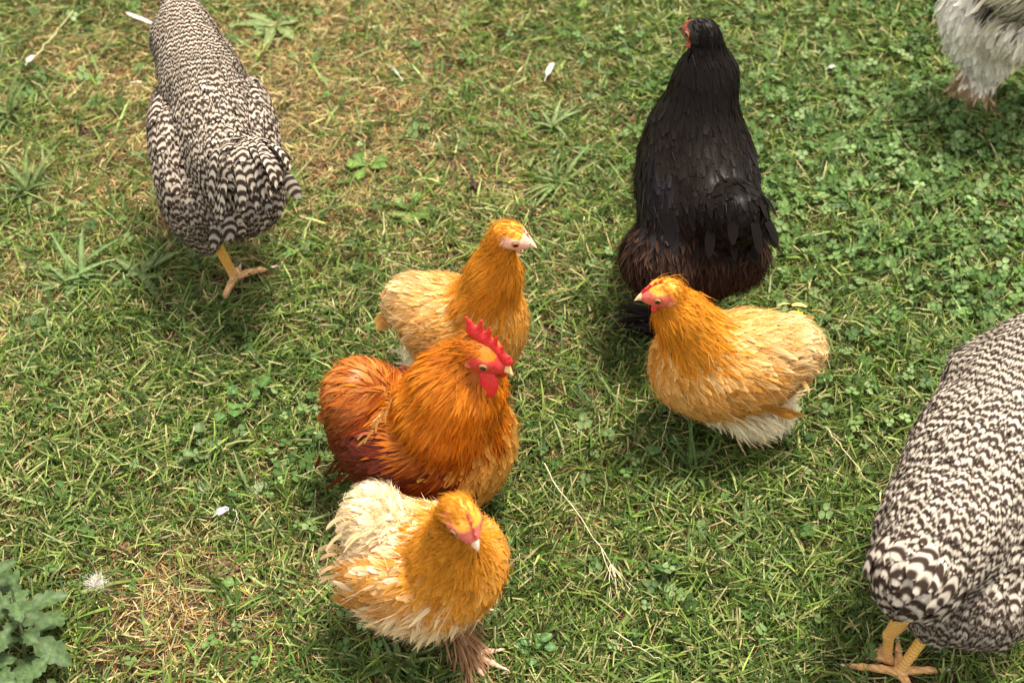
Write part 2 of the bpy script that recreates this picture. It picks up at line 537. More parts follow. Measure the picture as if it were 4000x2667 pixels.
def ribbons(mesh, st, nr, W, kind, col, tip, rand, bars=None, roll=None, camber=.22, rootcol=None):
    """st, nr: n,S,3"""
    n, S, _ = st.shape
    t = np.gradient(st, axis=1)
    side = unit(np.cross(t, nr))
    if roll is not None:
        nn = unit(np.cross(side, t))
        side = side * np.cos(roll)[:, None, None] + nn * np.sin(roll)[:, None, None]
    nn = unit(np.cross(side, t))
    v = np.linspace(0, 1, S)
    w = np.interp(v, *PROFILE[kind])[None, :] * W[:, None] * .5
    if kind == 'feather':
        offs = (-1., 0., 1.)
    else:
        offs = (-1., 1.)
    K = len(offs)
    V = np.stack([st + side * (w * o)[..., None] - nn * (abs(o) * camber * w)[..., None] for o in offs], 2)
    base = (np.arange(n) * S * K)[:, None]
    q = []
    for k in range(S - 1):
        for j in range(K - 1):
            a = base + k * K + j
            q.append(np.concatenate([a, a + 1, a + K + 1, a + K], 1))
    f = (v ** 1.5)[None, :, None]
    cc = col[:, None, :] * (1 - f) + tip[:, None, :] * f
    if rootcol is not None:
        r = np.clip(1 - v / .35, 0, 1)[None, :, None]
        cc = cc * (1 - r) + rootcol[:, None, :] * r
    cc = np.broadcast_to(cc[:, :, None, :], (n, S, K, 3)).reshape(-1, 3)
    uv = np.empty((n, S, K, 3)); uv[..., 0] = np.array(offs); uv[..., 1] = v[None, :, None]; uv[..., 2] = rand[:, None, None]
    at = dict(col=cc, fuv=uv.reshape(-1, 3))
    if bars is not None:
        at['bar'] = np.broadcast_to(bars[:, :, None], (n, S, K)).reshape(-1)
    mesh.add(V, quads=np.concatenate(q), **at)

NAMES = {'neck': 'neck_hackle', 'back': 'back_feathers', 'wing': 'wing_feathers', 'breast': 'breast_feathers', 'fluff': 'fluff_feathers',
         'tail': 'tail_coverts', 'thigh': 'thigh_feathers', 'head': 'head_feathers', 'saddle': 'saddle_hackle', 'foot': 'foot_feathers'}

def make_bird(B, seed):
    rg = np.random.default_rng(seed)
    root = empty(B['name'], B['loc'], R(B['psi']))
    tag(root, B['label'], B['cat'], B.get('group'))
    root_m = (B['loc'], R(B['psi']))
    fld = Field(B['prims'], B.get('k', .0085), B['head']['c'] if B.get('head') else None, B['head']['s'] if B.get('head') else .015)
    allp = np.array([q['c'] for q in fld.p])
    ext = .15
    lo = allp.min(0) - ext; hi = allp.max(0) + ext
    body = Mesh()
    # --- torso
    vox = B.get('vox', .0045)
    v, q = sdf_mesh(lambda P: fld.d(P) , lo, hi, vox)
    D = fld.each(v); w = fld.w(D, .008)
    tr = [p['tract'] for p in fld.p]
    names = sorted(set(tr))
    T = B['tracts']
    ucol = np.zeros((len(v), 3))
    for i, nm in enumerate(tr): ucol += w[i][:, None] * np.array(T[nm].get('under', np.array(T[nm]['col']) * .7))  # underfluff: darkened plumage colour that paints shade into gaps between feathers
    H = B.get('head')
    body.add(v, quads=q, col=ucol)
    # --- head skin, comb, wattles, beak, eyes
    def headpt(x, y, z):
        return np.array(H['c']) + H['s'] * (np.array([x, y, z]) @ HM)
    if H:
        HM = rotm(H['pitch'], H['yaw'])
        if H.get('roll'):
            c_, s_ = math.cos(R(H['roll'])), math.sin(R(H['roll']))
            HM = np.stack([HM[0], HM[1] * c_ + HM[2] * s_, HM[2] * c_ - HM[1] * s_])
        sc = H['s']
        hp = lambda P: ((P - np.array(H['c'])) @ HM.T) / sc
        # head units: 1 = 1 cm on a bantam; skull about 3.2 long
        def fhead(P):
            l = hp(P)
            def ell(c, r):
                k0 = np.linalg.norm((l - c) / r, axis=1); k1 = np.linalg.norm((l - c) / np.array(r) ** 2, axis=1)
                return k0 * (k0 - 1) / np.maximum(k1, 1e-6)
            parts = [ell((0, 0, 0), (1.5, 1.1, 1.2)), ell((1.05, 0, -.22), (1.1, .72, .72)), ell((.5, 0, -.75), (.8, .6, .5)),
                     ell((.62, .80, .10), (.52, .34, .45)), ell((.62, -.80, .10), (.52, .34, .45)), ell((-.35, .85, -.45), (.36, .25, .36)), ell((-.35, -.85, -.45), (.36, .25, .36))]
            d = np.array(parts); m = d.min(0)
            d = m - .18 * np.log(np.exp(-(d - m) / .18).sum(0))
            # eye sockets
            for sy in (-1, 1):
                e = np.linalg.norm(l - np.array([.72, sy * 1.06, .12]), axis=1) - .30
                d = np.maximum(d, -e)
            return d * sc
        c = np.array(H['c'])
        v, q = sdf_mesh(fhead, c - 3 * sc, c + 3 * sc, .085 * sc)
        l = hp(v)
        face = np.array(H['face']); fc = np.tile(face, (len(v), 1))
        fc *= np.exp(rg.normal(0, .08, (len(v), 1)))
        re = np.minimum(np.linalg.norm(l - (.72, 1.0, .12), axis=1), np.linalg.norm(l - (.72, -1.0, .12), axis=1))
        fc[re < .42] = np.array(H.get('ring', face * .8))
        lobe = np.minimum(np.linalg.norm(l - (-.35, 1.0, -.5), axis=1), np.linalg.norm(l - (-.35, -1.0, -.5), axis=1)) < .38
        fc[lobe] = H.get('lobe', face)
        bare = (l[:, 0] > (H['face0'] - .25 if 'face0' in H else -.75)) & ~((l[:, 2] > .60) & (l[:, 0] < H.get('crown', 1.3)))
        fc[~bare] = np.array(T['neck'].get('tip', T['neck']['col']))
        body.add(v, quads=q, col=fc)
        # beak
        bm = Mesh()
        bc = np.array(H.get('beak', (.62, .42, .22)))
        def mand(z0, ln, wd, ht, hook, col2):
            S, K = 9, 10
            vv = []
            for i in range(S):
                t = i / (S - 1)
                x = 1.55 + ln * t; zc = z0 - hook * t ** 2.2
                ww = wd * (1 - t ** 1.6) + .03; hh = ht * (1 - t ** 1.5) + .03
                for j in range(K):
                    a = 2 * math.pi * j / K
                    vv.append(headpt(x, ww * math.cos(a), zc + hh * math.sin(a) * (1.15 if math.sin(a) > 0 else .5)))
            idx = np.arange(S * K).reshape(S, K)
            qq = np.stack([idx[:-1], np.roll(idx, -1, 1)[:-1], np.roll(idx, -1, 1)[1:], idx[1:]], -1).reshape(-1, 4)
            cols = np.repeat(np.linspace(0, 1, S), K)[:, None]
            bm.add(np.array(vv), quads=qq, tris=[(idx[-1, 0], idx[-1, j], idx[-1, j + 1]) for j in range(1, K - 1)], col=bc * (1 - cols) + np.array(col2) * cols)
        mand(-.12, 1.12, .44, .38, .45, bc * 1.25)
        mand(-.40, .80, .34, .16, .10, bc * 1.1)
        for sy in (-1, 1):   # nostrils
            a = headpt(1.95, sy * .33, .02)
            vv = [a + sc * (np.array([dx, 0.02 * sy, dz]) @ HM) for dx, dz in ((-.16, 0), (0, .06), (.16, -.03), (0, -.06))]
            bm.add(np.array(vv) + sc * .05 * (np.array([0, sy, 0]) @ HM), quads=[(0, 1, 2, 3)], col=bc * .25)
        bm.build('beak', M_HORN, root)
        # eyes
        for sy in (-1, 1):
            em = Mesh()
            rr = .40
            ec = headpt(.72, sy * .90, .14)
            ax = unit(np.array([.25, sy * 1., .05])) @ HM
            ux = unit(np.cross(ax, (0, 0, 1.))); uy = np.cross(ax, ux)
            S, K = 10, 16; vv = []; cc = []
            for i in range(S):
                th = math.pi * .72 * i / (S - 1)
                for j in range(K):
                    a = 2 * math.pi * j / K
                    vv.append(ec + sc * rr * (ax * math.cos(th) + (ux * math.cos(a) + uy * math.sin(a)) * math.sin(th)))
                    cc.append((.008, .006, .006) if th < .62 else ((.50, .20, .04) if th < 1.0 else (.12, .05, .03)))
            idx = np.arange(S * K).reshape(S, K)
            em.add(np.array(vv), quads=np.stack([idx[:-1], np.roll(idx, -1, 1)[:-1], np.roll(idx, -1, 1)[1:], idx[1:]], -1).reshape(-1, 4), col=np.array(cc))
            em.build('eye', M_EYE, root)
        # comb: flat blade with points
        def flat_sdf(segs, thick, name, col, mat=M_COMB, y0=0., tilt=0.):
            segs = [(np.array((a[0], 0, a[1])), np.array((b[0], 0, b[1])), ra, rb) for a, b, ra, rb in segs]
            def fn(P):
                l = hp(P); l = l.copy(); l[:, 1] -= y0 + tilt * (l[:, 2])
                l[:, 1] /= thick
                return (capsules(l, segs, .07) + .035 * np.sin(l[:, 0] * 14) * np.sin(l[:, 2] * 13 + 1.) * np.cos(l[:, 0] * 5)) * sc * min(1, thick)
            pts = np.array([s_[i] for s_ in segs for i in (0, 1)])
            mid = headpt(*(pts.mean(0) + (0, y0, 0))); ex = (np.ptp(pts, axis=0).max() * .5 + 1.1) * sc
            v, q = sdf_mesh(fn, mid - ex, mid + ex, .07 * sc)
            if len(v):
                m = Mesh(); cc = np.tile(np.array(col, float), (len(v), 1)) * np.exp(rg.normal(0, .07, (len(v), 1)))
                m.add(v, quads=q, col=cc); return m.build(name, mat, root)
        if H.get('comb'):
            flat_sdf(H['comb'], H.get('comb_t', .4), 'comb', H['red'], tilt=H.get('comb_tilt', 0.))
        if H.get('wattle'):
            for sy in (-1, 1):
                flat_sdf(H['wattle'], .35, 'wattle', H['red'], y0=sy * .38, tilt=-sy * .22)
    # --- legs
    claw_pts = []
    for lg in B.get('legs', []):
        a = np.array(lg['ankle'], float); hk = np.array(lg['hock'], float); r = lg.get('r', .006)
        segs = [(hk, a, r * 1.15, r)]
        if 'knee' in lg: segs.append((np.array(lg['knee'], float), hk, lg.get('rk', .02), r * 1.2))
        th0 = R(lg.get('dir', 0)); ln = lg.get('toe', .045)
        claws = []
        for (da, k) in lg.get('toes', ((-38, .88), (0, 1.0), (36, .85), (172, .45))):
            d = np.array([math.cos(th0 + R(da)), math.sin(th0 + R(da)), 0])
            L_ = ln * k
            p1 = a + d * L_ * .33 + (0, 0, r * .35); p2 = a + d * L_ * .68 + (0, 0, -.0); p3 = a + d * L_ + (0, 0, -r * .55)
            p1[2] = max(p1[2], r * .6)
            segs += [(a, p1, r * .95, r * .72), (p1, p2, r * .80, r * .62), (p2, p3, r * .70, r * .42)]
            claws.append((p3, d))
        pts = np.array([s_[i] for s_ in segs for i in (0, 1)])
        fn = lambda P: capsules(P, segs, .0012)
        v, q = sdf_mesh(fn, pts.min(0) - .02, pts.max(0) + .02, .0017 if r > .005 else .0013)
        hgt = np.clip((v[:, 2]) / .05, 0, 1)[:, None]
        cc = np.array(lg['foot_col']) * (1 - hgt) + np.array(lg['col']) * hgt
        ax = unit(hk - a); sres = (v - a) @ ax
        dist = np.linalg.norm(v - a, axis=1)
        ringp = np.where(v[:, 2] > .012, sres, dist)
        cc = cc * (1 + .22 * np.sin(ringp / .0032 * 6.283 / 1.6))[:, None] * np.exp(rg.normal(0, .06, (len(v), 1)))
        body.add(v, quads=q, col=cc)
        for (p, d) in claws:
            cm = Mesh(); S, K = 5, 6; vv = []
            sd = np.cross(d, (0, 0, 1.))
            for i in range(S):
                t = i / (S - 1); cpt = p + d * (.30 * ln) * t * .9 + np.array([0, 0, .0015 * math.sin(t * 2.6) - .003 * t * t])
                rr = r * .40 * (1 - t) + .0002
                for j in range(K):
                    an = 2 * math.pi * j / K; vv.append(cpt + (sd * math.cos(an) + np.array([0, 0, 1.]) * math.sin(an)) * rr)
            idx = np.arange(S * K).reshape(S, K)
            cm.add(np.array(vv), quads=np.stack([idx[:-1], np.roll(idx, -1, 1)[:-1], np.roll(idx, -1, 1)[1:], idx[1:]], -1).reshape(-1, 4), col=lg.get('claw', (.5, .4, .3)))
            cm.build('claw', M_HORN, root)
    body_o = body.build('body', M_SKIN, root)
    # --- feathers
    mat = B['mat']
    # sample points on the torso skin
    v, q = sdf_mesh(lambda P: fld.d(P), lo, hi, .006)
    tri = np.concatenate([q[:, [0, 1, 2]], q[:, [0, 2, 3]]])
    A = v[tri]
    cr_ = np.cross(A[:, 1] - A[:, 0], A[:, 2] - A[:, 0]); area = np.linalg.norm(cr_, axis=1) / 2
    def sample(n):
        k = rg.choice(len(tri), n, p=area / area.sum())
        u = rg.random((n, 2)); f = u.sum(1) > 1; u[f] = 1 - u[f]
        return A[k, 0] + u[:, :1] * (A[k, 1] - A[k, 0]) + u[:, 1:] * (A[k, 2] - A[k, 0])
    total = area.sum()
    jitter = B.get('edge', .008)
    meshes = {}
    for nm in names:
        t = T[nm]
        n = int(total * t['dens'])
        P = sample(n)
        # keep those that belong to this tract (soft border)
        D = fld.each(P)
        Dt = np.full((len(names), n), 9.)
        for i, x in enumerate(tr):
            j = names.index(x); Dt[j] = np.minimum(Dt[j], D[i] + rg.normal(0, jitter, n))
        keep = Dt.argmin(0) == names.index(nm)
        P = P[keep]
        # bare face
        if H:
            l = hp(P)
            facebox = (l[:, 0] > H.get('face0', -.12) + .35 * (l[:, 2] < -.7)) & (l[:, 2] > -1.45) & (l[:, 2] < 2.2) & (l[:, 0] < 2.3) & (np.abs(l[:, 1]) < 1.7)
            crown = (l[:, 2] > .62) & (l[:, 0] < H.get('crown', 1.3))
            P = P[~(facebox & ~crown)]
        P = P[P[:, 2] > .006]
        n = len(P)
        if n == 0: continue
        L = np.maximum(rg.normal(t['L'], t['L'] * .18, n), t['L'] * .4)
        W = rg.normal(t['W'], t['W'] * .12, n)
        if 'Lx' in t: L = L * np.interp(P[:, 0], t['Lx'][:2], (1., t['Lx'][2]))
        kind = t.get('kind', 'feather')
        S = t.get('S', 4)
        if H:   # shorter on the head
            dh = np.linalg.norm(P - np.array(H['c']), axis=1) / (H['s'] * 4)
            sc_ = np.clip(dh, .22, 1.) if t.get('kind') == 'hackle' or nm == 'neck' else np.ones(n)
            L = L * sc_ if t['L'] < .06 else np.minimum(L, .012 + L * np.clip((dh - .35) * 1.1, 0, 1)); W = W * np.clip(sc_ * 1.2, .5, 1)
        lift = t.get('lift', .10) + rg.normal(0, t.get('liftv', .05), n)
        st, nr = trace(fld, rg, P, L, S, lift, wander=t.get('wander', .12), droop=t.get('droop', 0.))
        st += nr * (rg.uniform(0, .003, n) + t.get('h', 0))[:, None, None]
        st[..., 2] = np.maximum(st[..., 2], .006)
        # clump lightness: soft patches over the coat
        cl = smooth_noise(seed + 7, P[:, 0] * 3 + P[:, 1] * 2, P[:, 2] * 3 + P[:, 1], .09, 2)
        col = np.array(t['col']) * np.exp(rg.normal(0, t.get('var', .14), (n, 1)) + t.get('clump', .15) * cl[:, None])
        tipc = np.array(t.get('tip', t['col'])) * np.exp(rg.normal(0, t.get('var', .14), (n, 1)) + t.get('clump', .15) * cl[:, None])
        if 'mix' in t:
            mk = np.clip(t['mixp'] * (1 + 1.6 * cl + rg.normal(0, .8, n)), 0, .85)[:, None]
            mc = np.array(t['mix']); col = col * (1 - mk) + mc * mk; tipc = tipc * (1 - mk) + mc * mk * 1.1
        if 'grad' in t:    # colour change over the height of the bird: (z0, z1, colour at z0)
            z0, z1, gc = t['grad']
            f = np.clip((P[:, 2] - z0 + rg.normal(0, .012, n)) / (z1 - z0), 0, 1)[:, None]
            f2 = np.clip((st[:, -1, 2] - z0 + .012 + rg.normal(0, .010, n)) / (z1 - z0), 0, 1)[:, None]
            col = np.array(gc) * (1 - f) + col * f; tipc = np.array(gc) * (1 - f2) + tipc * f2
        bars = None
        if t.get('bar'):
            _, s0, _ = fld.flow(P)
            arc = np.concatenate([np.zeros((n, 1)), np.cumsum(np.linalg.norm(np.diff(st, axis=1), axis=2), axis=1)], 1)
            bars = (s0[:, None] + arc) / t['bar'] + rg.normal(0, t.get('barj', .10), n)[:, None] + t.get('barp', 0.)
        elif mat is M_BAR:
            bars = np.full((n, S), .25)
        m = meshes.setdefault(nm, Mesh())
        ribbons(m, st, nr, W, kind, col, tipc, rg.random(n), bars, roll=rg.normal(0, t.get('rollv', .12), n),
                rootcol=(col * t['rootm'] if 'rootm' in t else None))  # darker roots paint shading into the colour where feathers overlap
        # fine loose barbs along the edges of the coat
        if t.get('hair'):
            nh = int(n * t['hair']); k = rg.integers(0, n, nh)
            Ph = P[k] + rg.normal(0, .003, (nh, 3))
            Lh = rg.uniform(.6, 1.25, nh) * t.get('hairL', t['L'])
            sh, nh_ = trace(fld, rg, Ph, Lh, 3, t.get('hlift', .22) + rg.normal(0, .10, nh), wander=.28, conform=.8, droop=.05)
            sh[..., 2] = np.maximum(sh[..., 2], .004)
            hb = None
            if t.get('bar'):
                _, s0, _ = fld.flow(Ph)
                hb = (s0[:, None] + np.linspace(0, 1, 3)[None] * Lh[:, None]) / t['bar'] + t.get('barp', 0.)
            elif mat is M_BAR: hb = np.full((nh, 3), .25)
            ribbons(m, sh, nh_, rg.uniform(.0005, .0011, nh), 'hair', col[k] * 1.05, tipc[k] * 1.1, rg.random(nh), hb, roll=rg.uniform(-1.2, 1.2, nh), camber=0)
    # --- long single feathers: tail and wing quills, foot feathers
    for qd in B.get('quills', []):
        n = qd['n']; u = np.linspace(-1, 1, n) if n > 1 else np.zeros(1)
        base = np.array(qd['base'], float); d0 = unit(np.array(qd['dir'], float)); sp = np.array(qd['spread'], float); nr0 = unit(np.array(qd['nor'], float))
        Pb = base + u[:, None] * np.array(qd.get('bspread', (0, 0, 0))) + rg.normal(0, qd.get('bj', .004), (n, 3))
        d = unit(d0 + u[:, None] * sp + rg.normal(0, qd.get('jit', .08), (n, 3)))
        L = qd['L'] * rg.uniform(.85, 1.1, n) * (1 - qd.get('fall', .15) * u ** 2)
        S = 7; vv = np.linspace(0, 1, S)
        curl = np.array(qd.get('curl', (0, 0, -.3)))
        st = Pb[:, None, :] + d[:, None, :] * (L[:, None] * vv)[..., None] + curl * (L[:, None] * vv ** 2)[..., None]
        if qd.get('curlside') is not None:
            st += (u[:, None] * np.array(qd['curlside']))[:, None, :] * (L[:, None] * vv ** 2)[..., None]
        st[..., 2] = np.maximum(st[..., 2], .005)
        nr = np.broadcast_to(nr0 + u[:, None, None] * np.array(qd.get('nspread', (0, 0, 0))), (n, S, 3))
        col = np.array(qd['col']) * np.exp(rg.normal(0, qd.get('var', .15), (n, 1)))
        tipc = np.array(qd.get('tip', qd['col'])) * np.exp(rg.normal(0, .12, (n, 1)))
        bars = None
        if qd.get('bar'):
            bars = (vv[None] * L[:, None]) / qd['bar'] + rg.uniform(0, 1, n)[:, None] * qd.get('barj', .5)
        elif mat is M_BAR: bars = np.full((n, S), .25)
        m = meshes.setdefault(qd['tract'], Mesh())
        ribbons(m, st, nr, np.full(n, qd['W']) * rg.uniform(.85, 1.15, n), qd.get('kind', 'feather'), col, tipc, rg.random(n), bars,
                roll=rg.normal(0, qd.get('rollv', .2), n), camber=qd.get('camber', .2))
    for nm, m in meshes.items():
        o = m.build(NAMES.get(nm, nm), T[nm].get('mat', mat) if nm in T else mat, root)
        o['kind'] = 'stuff'
    return root

# ---------------------------------------------------------------- weeds, feathers, stalks and crumbs on the lawn
def curve_pts(p0, d, L, bend, S, up):
    v = np.linspace(0, 1, S)[:, None]
    return p0 + d * L * v + up * bend * L * v ** 2

def leaf_geo(p0, d, up, L, W, prof, S=8, bend=-.3, fold=.25, wave=0., teeth=0., nteeth=5, seed=0):
    """a leaf blade with a midrib fold; returns verts and quads (5 verts across)"""
    rg = np.random.default_rng(seed)
    d = unit(np.array(d, float)); up = np.array(up, float); up = unit(up - d * (up @ d))
    st = curve_pts(np.array(p0, float), d, L, bend, S, up)
    t = unit(np.gradient(st, axis=0)); side = unit(np.cross(t, up)); nn = unit(np.cross(side, t))
    v = np.linspace(0, 1, S)
    w = np.interp(v, *prof) * W * .5
    if teeth:
        saw = np.abs(((v * nteeth) % 1.) - .35)
        w = w * (1 - teeth * (1 - np.clip(saw * 2.2, 0, 1)))
    vs = []
    for o in (-1, -.5, 0, .5, 1):
        dz = -abs(o) * fold * w * -1 + wave * w * np.sin(v * 9 + o * 2 + rg.uniform(0, 6))
        vs.append(st + side * (w * o)[:, None] + nn * dz[:, None])
    V = np.stack(vs, 1).reshape(-1, 3)
    I = np.arange(S * 5).reshape(S, 5)
    q = np.stack([I[:-1, :-1], I[:-1, 1:], I[1:, 1:], I[1:, :-1]], -1).reshape(-1, 4)
    rib = np.tile(np.array([0, .0, 1., .0, 0]), S)
    return V, q, rib

def tube_geo(pts, r0, r1, K=5):
    pts = np.array(pts, float); S = len(pts)
    t = unit(np.gradient(pts, axis=0)); a = unit(np.cross(t, np.array([.13, .2, 1.]))); b = np.cross(t, a)
    r = np.linspace(r0, r1, S)[:, None]
    V = np.stack([pts + (a * math.cos(2 * math.pi * j / K) + b * math.sin(2 * math.pi * j / K)) * r for j in range(K)], 1).reshape(-1, 3)
    I = np.arange(S * K).reshape(S, K)
    q = np.stack([I[:-1], np.roll(I, -1, 1)[:-1], np.roll(I, -1, 1)[1:], I[1:]], -1).reshape(-1, 4)
    return V, q

OVAL = ([0, .15, .45, .75, 1], [.12, .6, 1, .75, .02])
LANCE = ([0, .2, .5, .8, 1], [.35, .7, 1, .7, .03])
SPOON = ([0, .35, .6, .85, 1], [.12, .25, .8, 1, .1])
GRASSY = ([0, .3, .6, 1], [.8, 1, .9, .08])
LOBED = ([0, .12, .2, .3, .36, .5, .56, .7, .78, .9, 1], [.15, .25, .6, .62, .35, 1., .7, 1.05, .6, .5, .05])

def plant(name, label, cat, x, y, n, L, W, prof, col, lean=(.2, .8), seed=1, group=None, bend=-.3, stalk=0., teeth=0., nteeth=5, S=8, wave=.1, spread=.004, az0=None, azr=math.pi, mat=None, fold=.25, var=.12):
    rg = np.random.default_rng(seed)
    z = float(ground_z(np.array([x]), np.array([y]))[0])
    root = empty(name, (x, y, z)); tag(root, label, cat, group)
    for i in range(n):
        az = 2 * math.pi * (i + rg.uniform(-.9, .9)) / n if az0 is None else R(az0) + rg.uniform(-azr, azr)
        le = rg.uniform(*lean); l = L * rg.uniform(.4, 1.1)
        d = np.array([math.cos(az) * math.cos(le), math.sin(az) * math.cos(le), math.sin(le)])
        up = np.array([-math.cos(az) * math.sin(le), -math.sin(az) * math.sin(le), math.cos(le)])
        p0 = np.array([rg.normal(0, spread), rg.normal(0, spread), .004])
        c = np.array(col) * math.exp(rg.normal(0, var))
        m = Mesh()
        if stalk:
            V, q = tube_geo(curve_pts(p0, d, l * stalk, .1, 4, up), .0009, .0007); m.add(V, quads=q, col=c * .9)
            p0 = p0 + d * l * stalk + up * .1 * l * stalk
            d = unit(d * .8 + np.array([0, 0, -.25]))
        V, q, rib = leaf_geo(p0, d, up, l, W * rg.uniform(.8, 1.2), prof, S=S, bend=bend * rg.uniform(.6, 1.3), teeth=teeth, nteeth=nteeth, wave=wave, seed=seed * 50 + i, fold=fold)
        V[:, 2] = np.maximum(V[:, 2], .003)
        cc = np.tile(c, (len(V), 1)) * (1 + .5 * rib[:, None] * np.array([1, .8, 1.2]))
        m.add(V, quads=q, col=cc)
        m.build('leaf', mat or M_LEAF, root)
    return root

def details():
    rg = np.random.default_rng(5)
    G1 = (.075, .140, .035); G2 = (.11, .18, .05); G3 = (.13, .17, .085)
    # the tall grey green plant in the near left corner
    px, py = at(75, 2580)
    root = empty('leafy_plant', (px, py, 0)); tag(root, 'grey green plant with lobed leaves growing in the near left corner', 'plant')
    stems = [((-.02, .02, .0), (-.045, .05, .105)), ((.01, -.01, 0), (.012, .018, .085)), ((-.03, -.04, 0), (-.03, -.045, .10)), ((.0, -.05, 0), (.035, -.06, .06)), ((-.05, .03, 0), (-.07, .10, .09))]
    for si, (a, b) in enumerate(stems):
        a = np.array(a) * 1.35; b = np.array(b) * 1.35
        m = Mesh(); V, q = tube_geo(np.array([a, a * .6 + b * .4 + (.004, 0, .01), b]), .0028, .0018, 6); m.add(V, quads=q, col=(.14, .15, .07)); m.build('stem', M_LEAF, root)
        for k in range(9):
            f = .35 + .65 * k / 8
            p = a * (1 - f) + b * f
            az = k * 2.4 + si; le = -.05 + .9 * f ** 3 if k < 8 else 1.0
            d = np.array([math.cos(az) * math.cos(le), math.sin(az) * math.cos(le), math.sin(le)])
            up = np.array([-math.cos(az) * math.sin(le), -math.sin(az) * math.sin(le), math.cos(le)])
            L_ = (.070 - .036 * f ** 3) * rg.uniform(.85, 1.15)
            V, q, rib = leaf_geo(p, d, up, L_, L_ * .55, LOBED, S=21, bend=-.35, fold=.3, wave=.2, teeth=.3, nteeth=9, seed=si * 20 + k)
            c = np.array((.070, .112, .042)) * math.exp(rg.normal(0, .13)) * (1.15 if k > 6 else 1)
            m = Mesh(); m.add(V, quads=q, col=np.tile(c, (len(V), 1)) * (1 + .35 * rib[:, None])); m.build('leaf', M_LEAF, root)
    # rosettes and coarse tufts
    P = plant
    P('broadleaf_weed', 'pale broad leaved weed behind the far left barred hen, top of the lawn', 'weed', *at(1085, 105), 9, .085, .024, LANCE, (.16,.205,.07), (.1, .5), 1)
    P('rosette_weed', 'small bright green rosette weed midway between the barred and black hens', 'weed', *at(1440, 650), 8, .045, .020, SPOON, (.10,.165,.03), (.15, .6), 2)
    P('rosette_weed', 'bright green leafy weed directly beyond the pale faced buff hen', 'weed', *at(1605, 835), 9, .042, .018, SPOON, (.10,.17,.03), (.2, .8), 3)
    P('grass_tuft', 'wide bladed grass tuft left of the black hen tail', 'grass tuft', *at(2180, 720), 11, .075, .0065, GRASSY, (.11,.16,.045), (.3, 1.1), 4, bend=-.5)
    P('grass_tuft', 'grass tuft left of the black hen neck, pale bent blades', 'grass tuft', *at(2160, 500), 9, .07, .007, GRASSY, (.16,.205,.08), (.3, 1.1), 5, bend=-.5)
    P('grass_tuft', 'tall dark green grass tuft under the breast of the right buff hen', 'grass tuft', *at(2700, 1850), 16, .085, .0052, GRASSY, (.075,.125,.035), (.7, 1.35), 6, bend=-.15, spread=.008)
    P('grass_tuft', 'spreading grass tuft in the near lawn, right of centre', 'grass tuft', *at(2920, 2060), 12, .06, .0052, GRASSY, (.10,.15,.045), (.3, 1.0), 7, bend=-.25)
    P('grass_tuft', 'star shaped grass tuft lowest in the lawn between front hen and yellow foot', 'grass tuft', *at(2740, 2510), 12, .055, .0055, GRASSY, (.115,.165,.05), (.2, .8), 8, bend=-.2)
    P('grass_tuft', 'grass tuft beside the feathered foot of the front hen', 'grass tuft', *at(1560, 2600), 14, .06, .0058, GRASSY, (.10,.15,.045), (.3, 1.1), 9, bend=-.3)
    P('grass_tuft', 'dark green grass tuft among clover on the right side', 'grass tuft', *at(3520, 960), 12, .055, .0065, GRASSY, (.06, .13, .03), (.4, 1.1), 10, bend=-.4)
    P('grass_tuft', 'coarse grass tuft at the left edge, beside the barred hen', 'grass tuft', *at(110, 760), 13, .10, .0085, GRASSY, (.12,.165,.055), (.4, 1.2), 11, bend=-.5)
    P('grass_tuft', 'long bladed grass tuft at the far left edge, highest one', 'grass tuft', *at(40, 460), 11, .10, .0085, GRASSY, (.115,.16,.05), (.5, 1.2), 12, bend=-.5)
    P('dandelion_weed', 'dandelion like weed with wide leaves left of the yellow leg', 'weed', *at(560, 1090), 12, .070, .016, LANCE, (.095,.135,.042), (.1, .7), 13, teeth=.4, nteeth=5, S=12)
    P('grass_tuft', 'broad bladed grass tuft left of the yellow leg, lowest at the left edge', 'grass tuft', *at(300, 1120), 18, .085, .0085, GRASSY, (.10,.155,.05), (.2, 1.0), 14, bend=-.4, spread=.012)
    P('mallow_weed', 'round leaved green weed left of the rooster tail', 'weed', *at(960, 1590), 9, .022, .026, OVAL, (.075,.15,.035), (.2, .9), 15, stalk=1.6, teeth=.15, nteeth=3, bend=-.1)
    P('mallow_weed', 'round leaved weed left of the cream tailed hen', 'weed', *at(800, 1780), 8, .021, .024, OVAL, (.10,.15,.055), (.2, .9), 16, stalk=1.5, teeth=.15, nteeth=3, bend=-.1)
    P('mallow_weed', 'small round leaved weed below the breast of the right buff hen', 'weed', *at(2560, 1730), 5, .022, .026, OVAL, (.09, .18, .06), (.2, .7), 17, stalk=1.0, teeth=.15, nteeth=3, bend=-.1)
    P('broadleaf_weed', 'weed with broad leaves at the right edge above the right barred hen', 'weed', *at(3800, 1240), 8, .045, .022, OVAL, (.11, .20, .07), (.1, .6), 18, stalk=.4)
    P('seedling_weed', 'small oval leaved weed low down between front hen and grass tufts', 'weed', *at(2080, 2540), 10, .016, .012, OVAL, (.10, .19, .06), (.2, 1.0), 19, stalk=1.0)
    P('broadleaf_weed', 'bright low weed between the white down and the front hen', 'weed', *at(950, 2290), 7, .035, .014, SPOON, (.11, .20, .05), (.1, .5), 20)
    # one pale fallen looking leaf, and its neighbour
    P('single_leaf', 'long pale green leaf lying left of the cream tail', 'leaf', *at(850, 1985), 1, .085, .019, ([0, .3, .55, .8, 1], [.12, .2, .8, 1, .05]), (.22, .28, .14), (.08, .1), 21, az0=30, azr=.05, bend=-.05, teeth=.1)
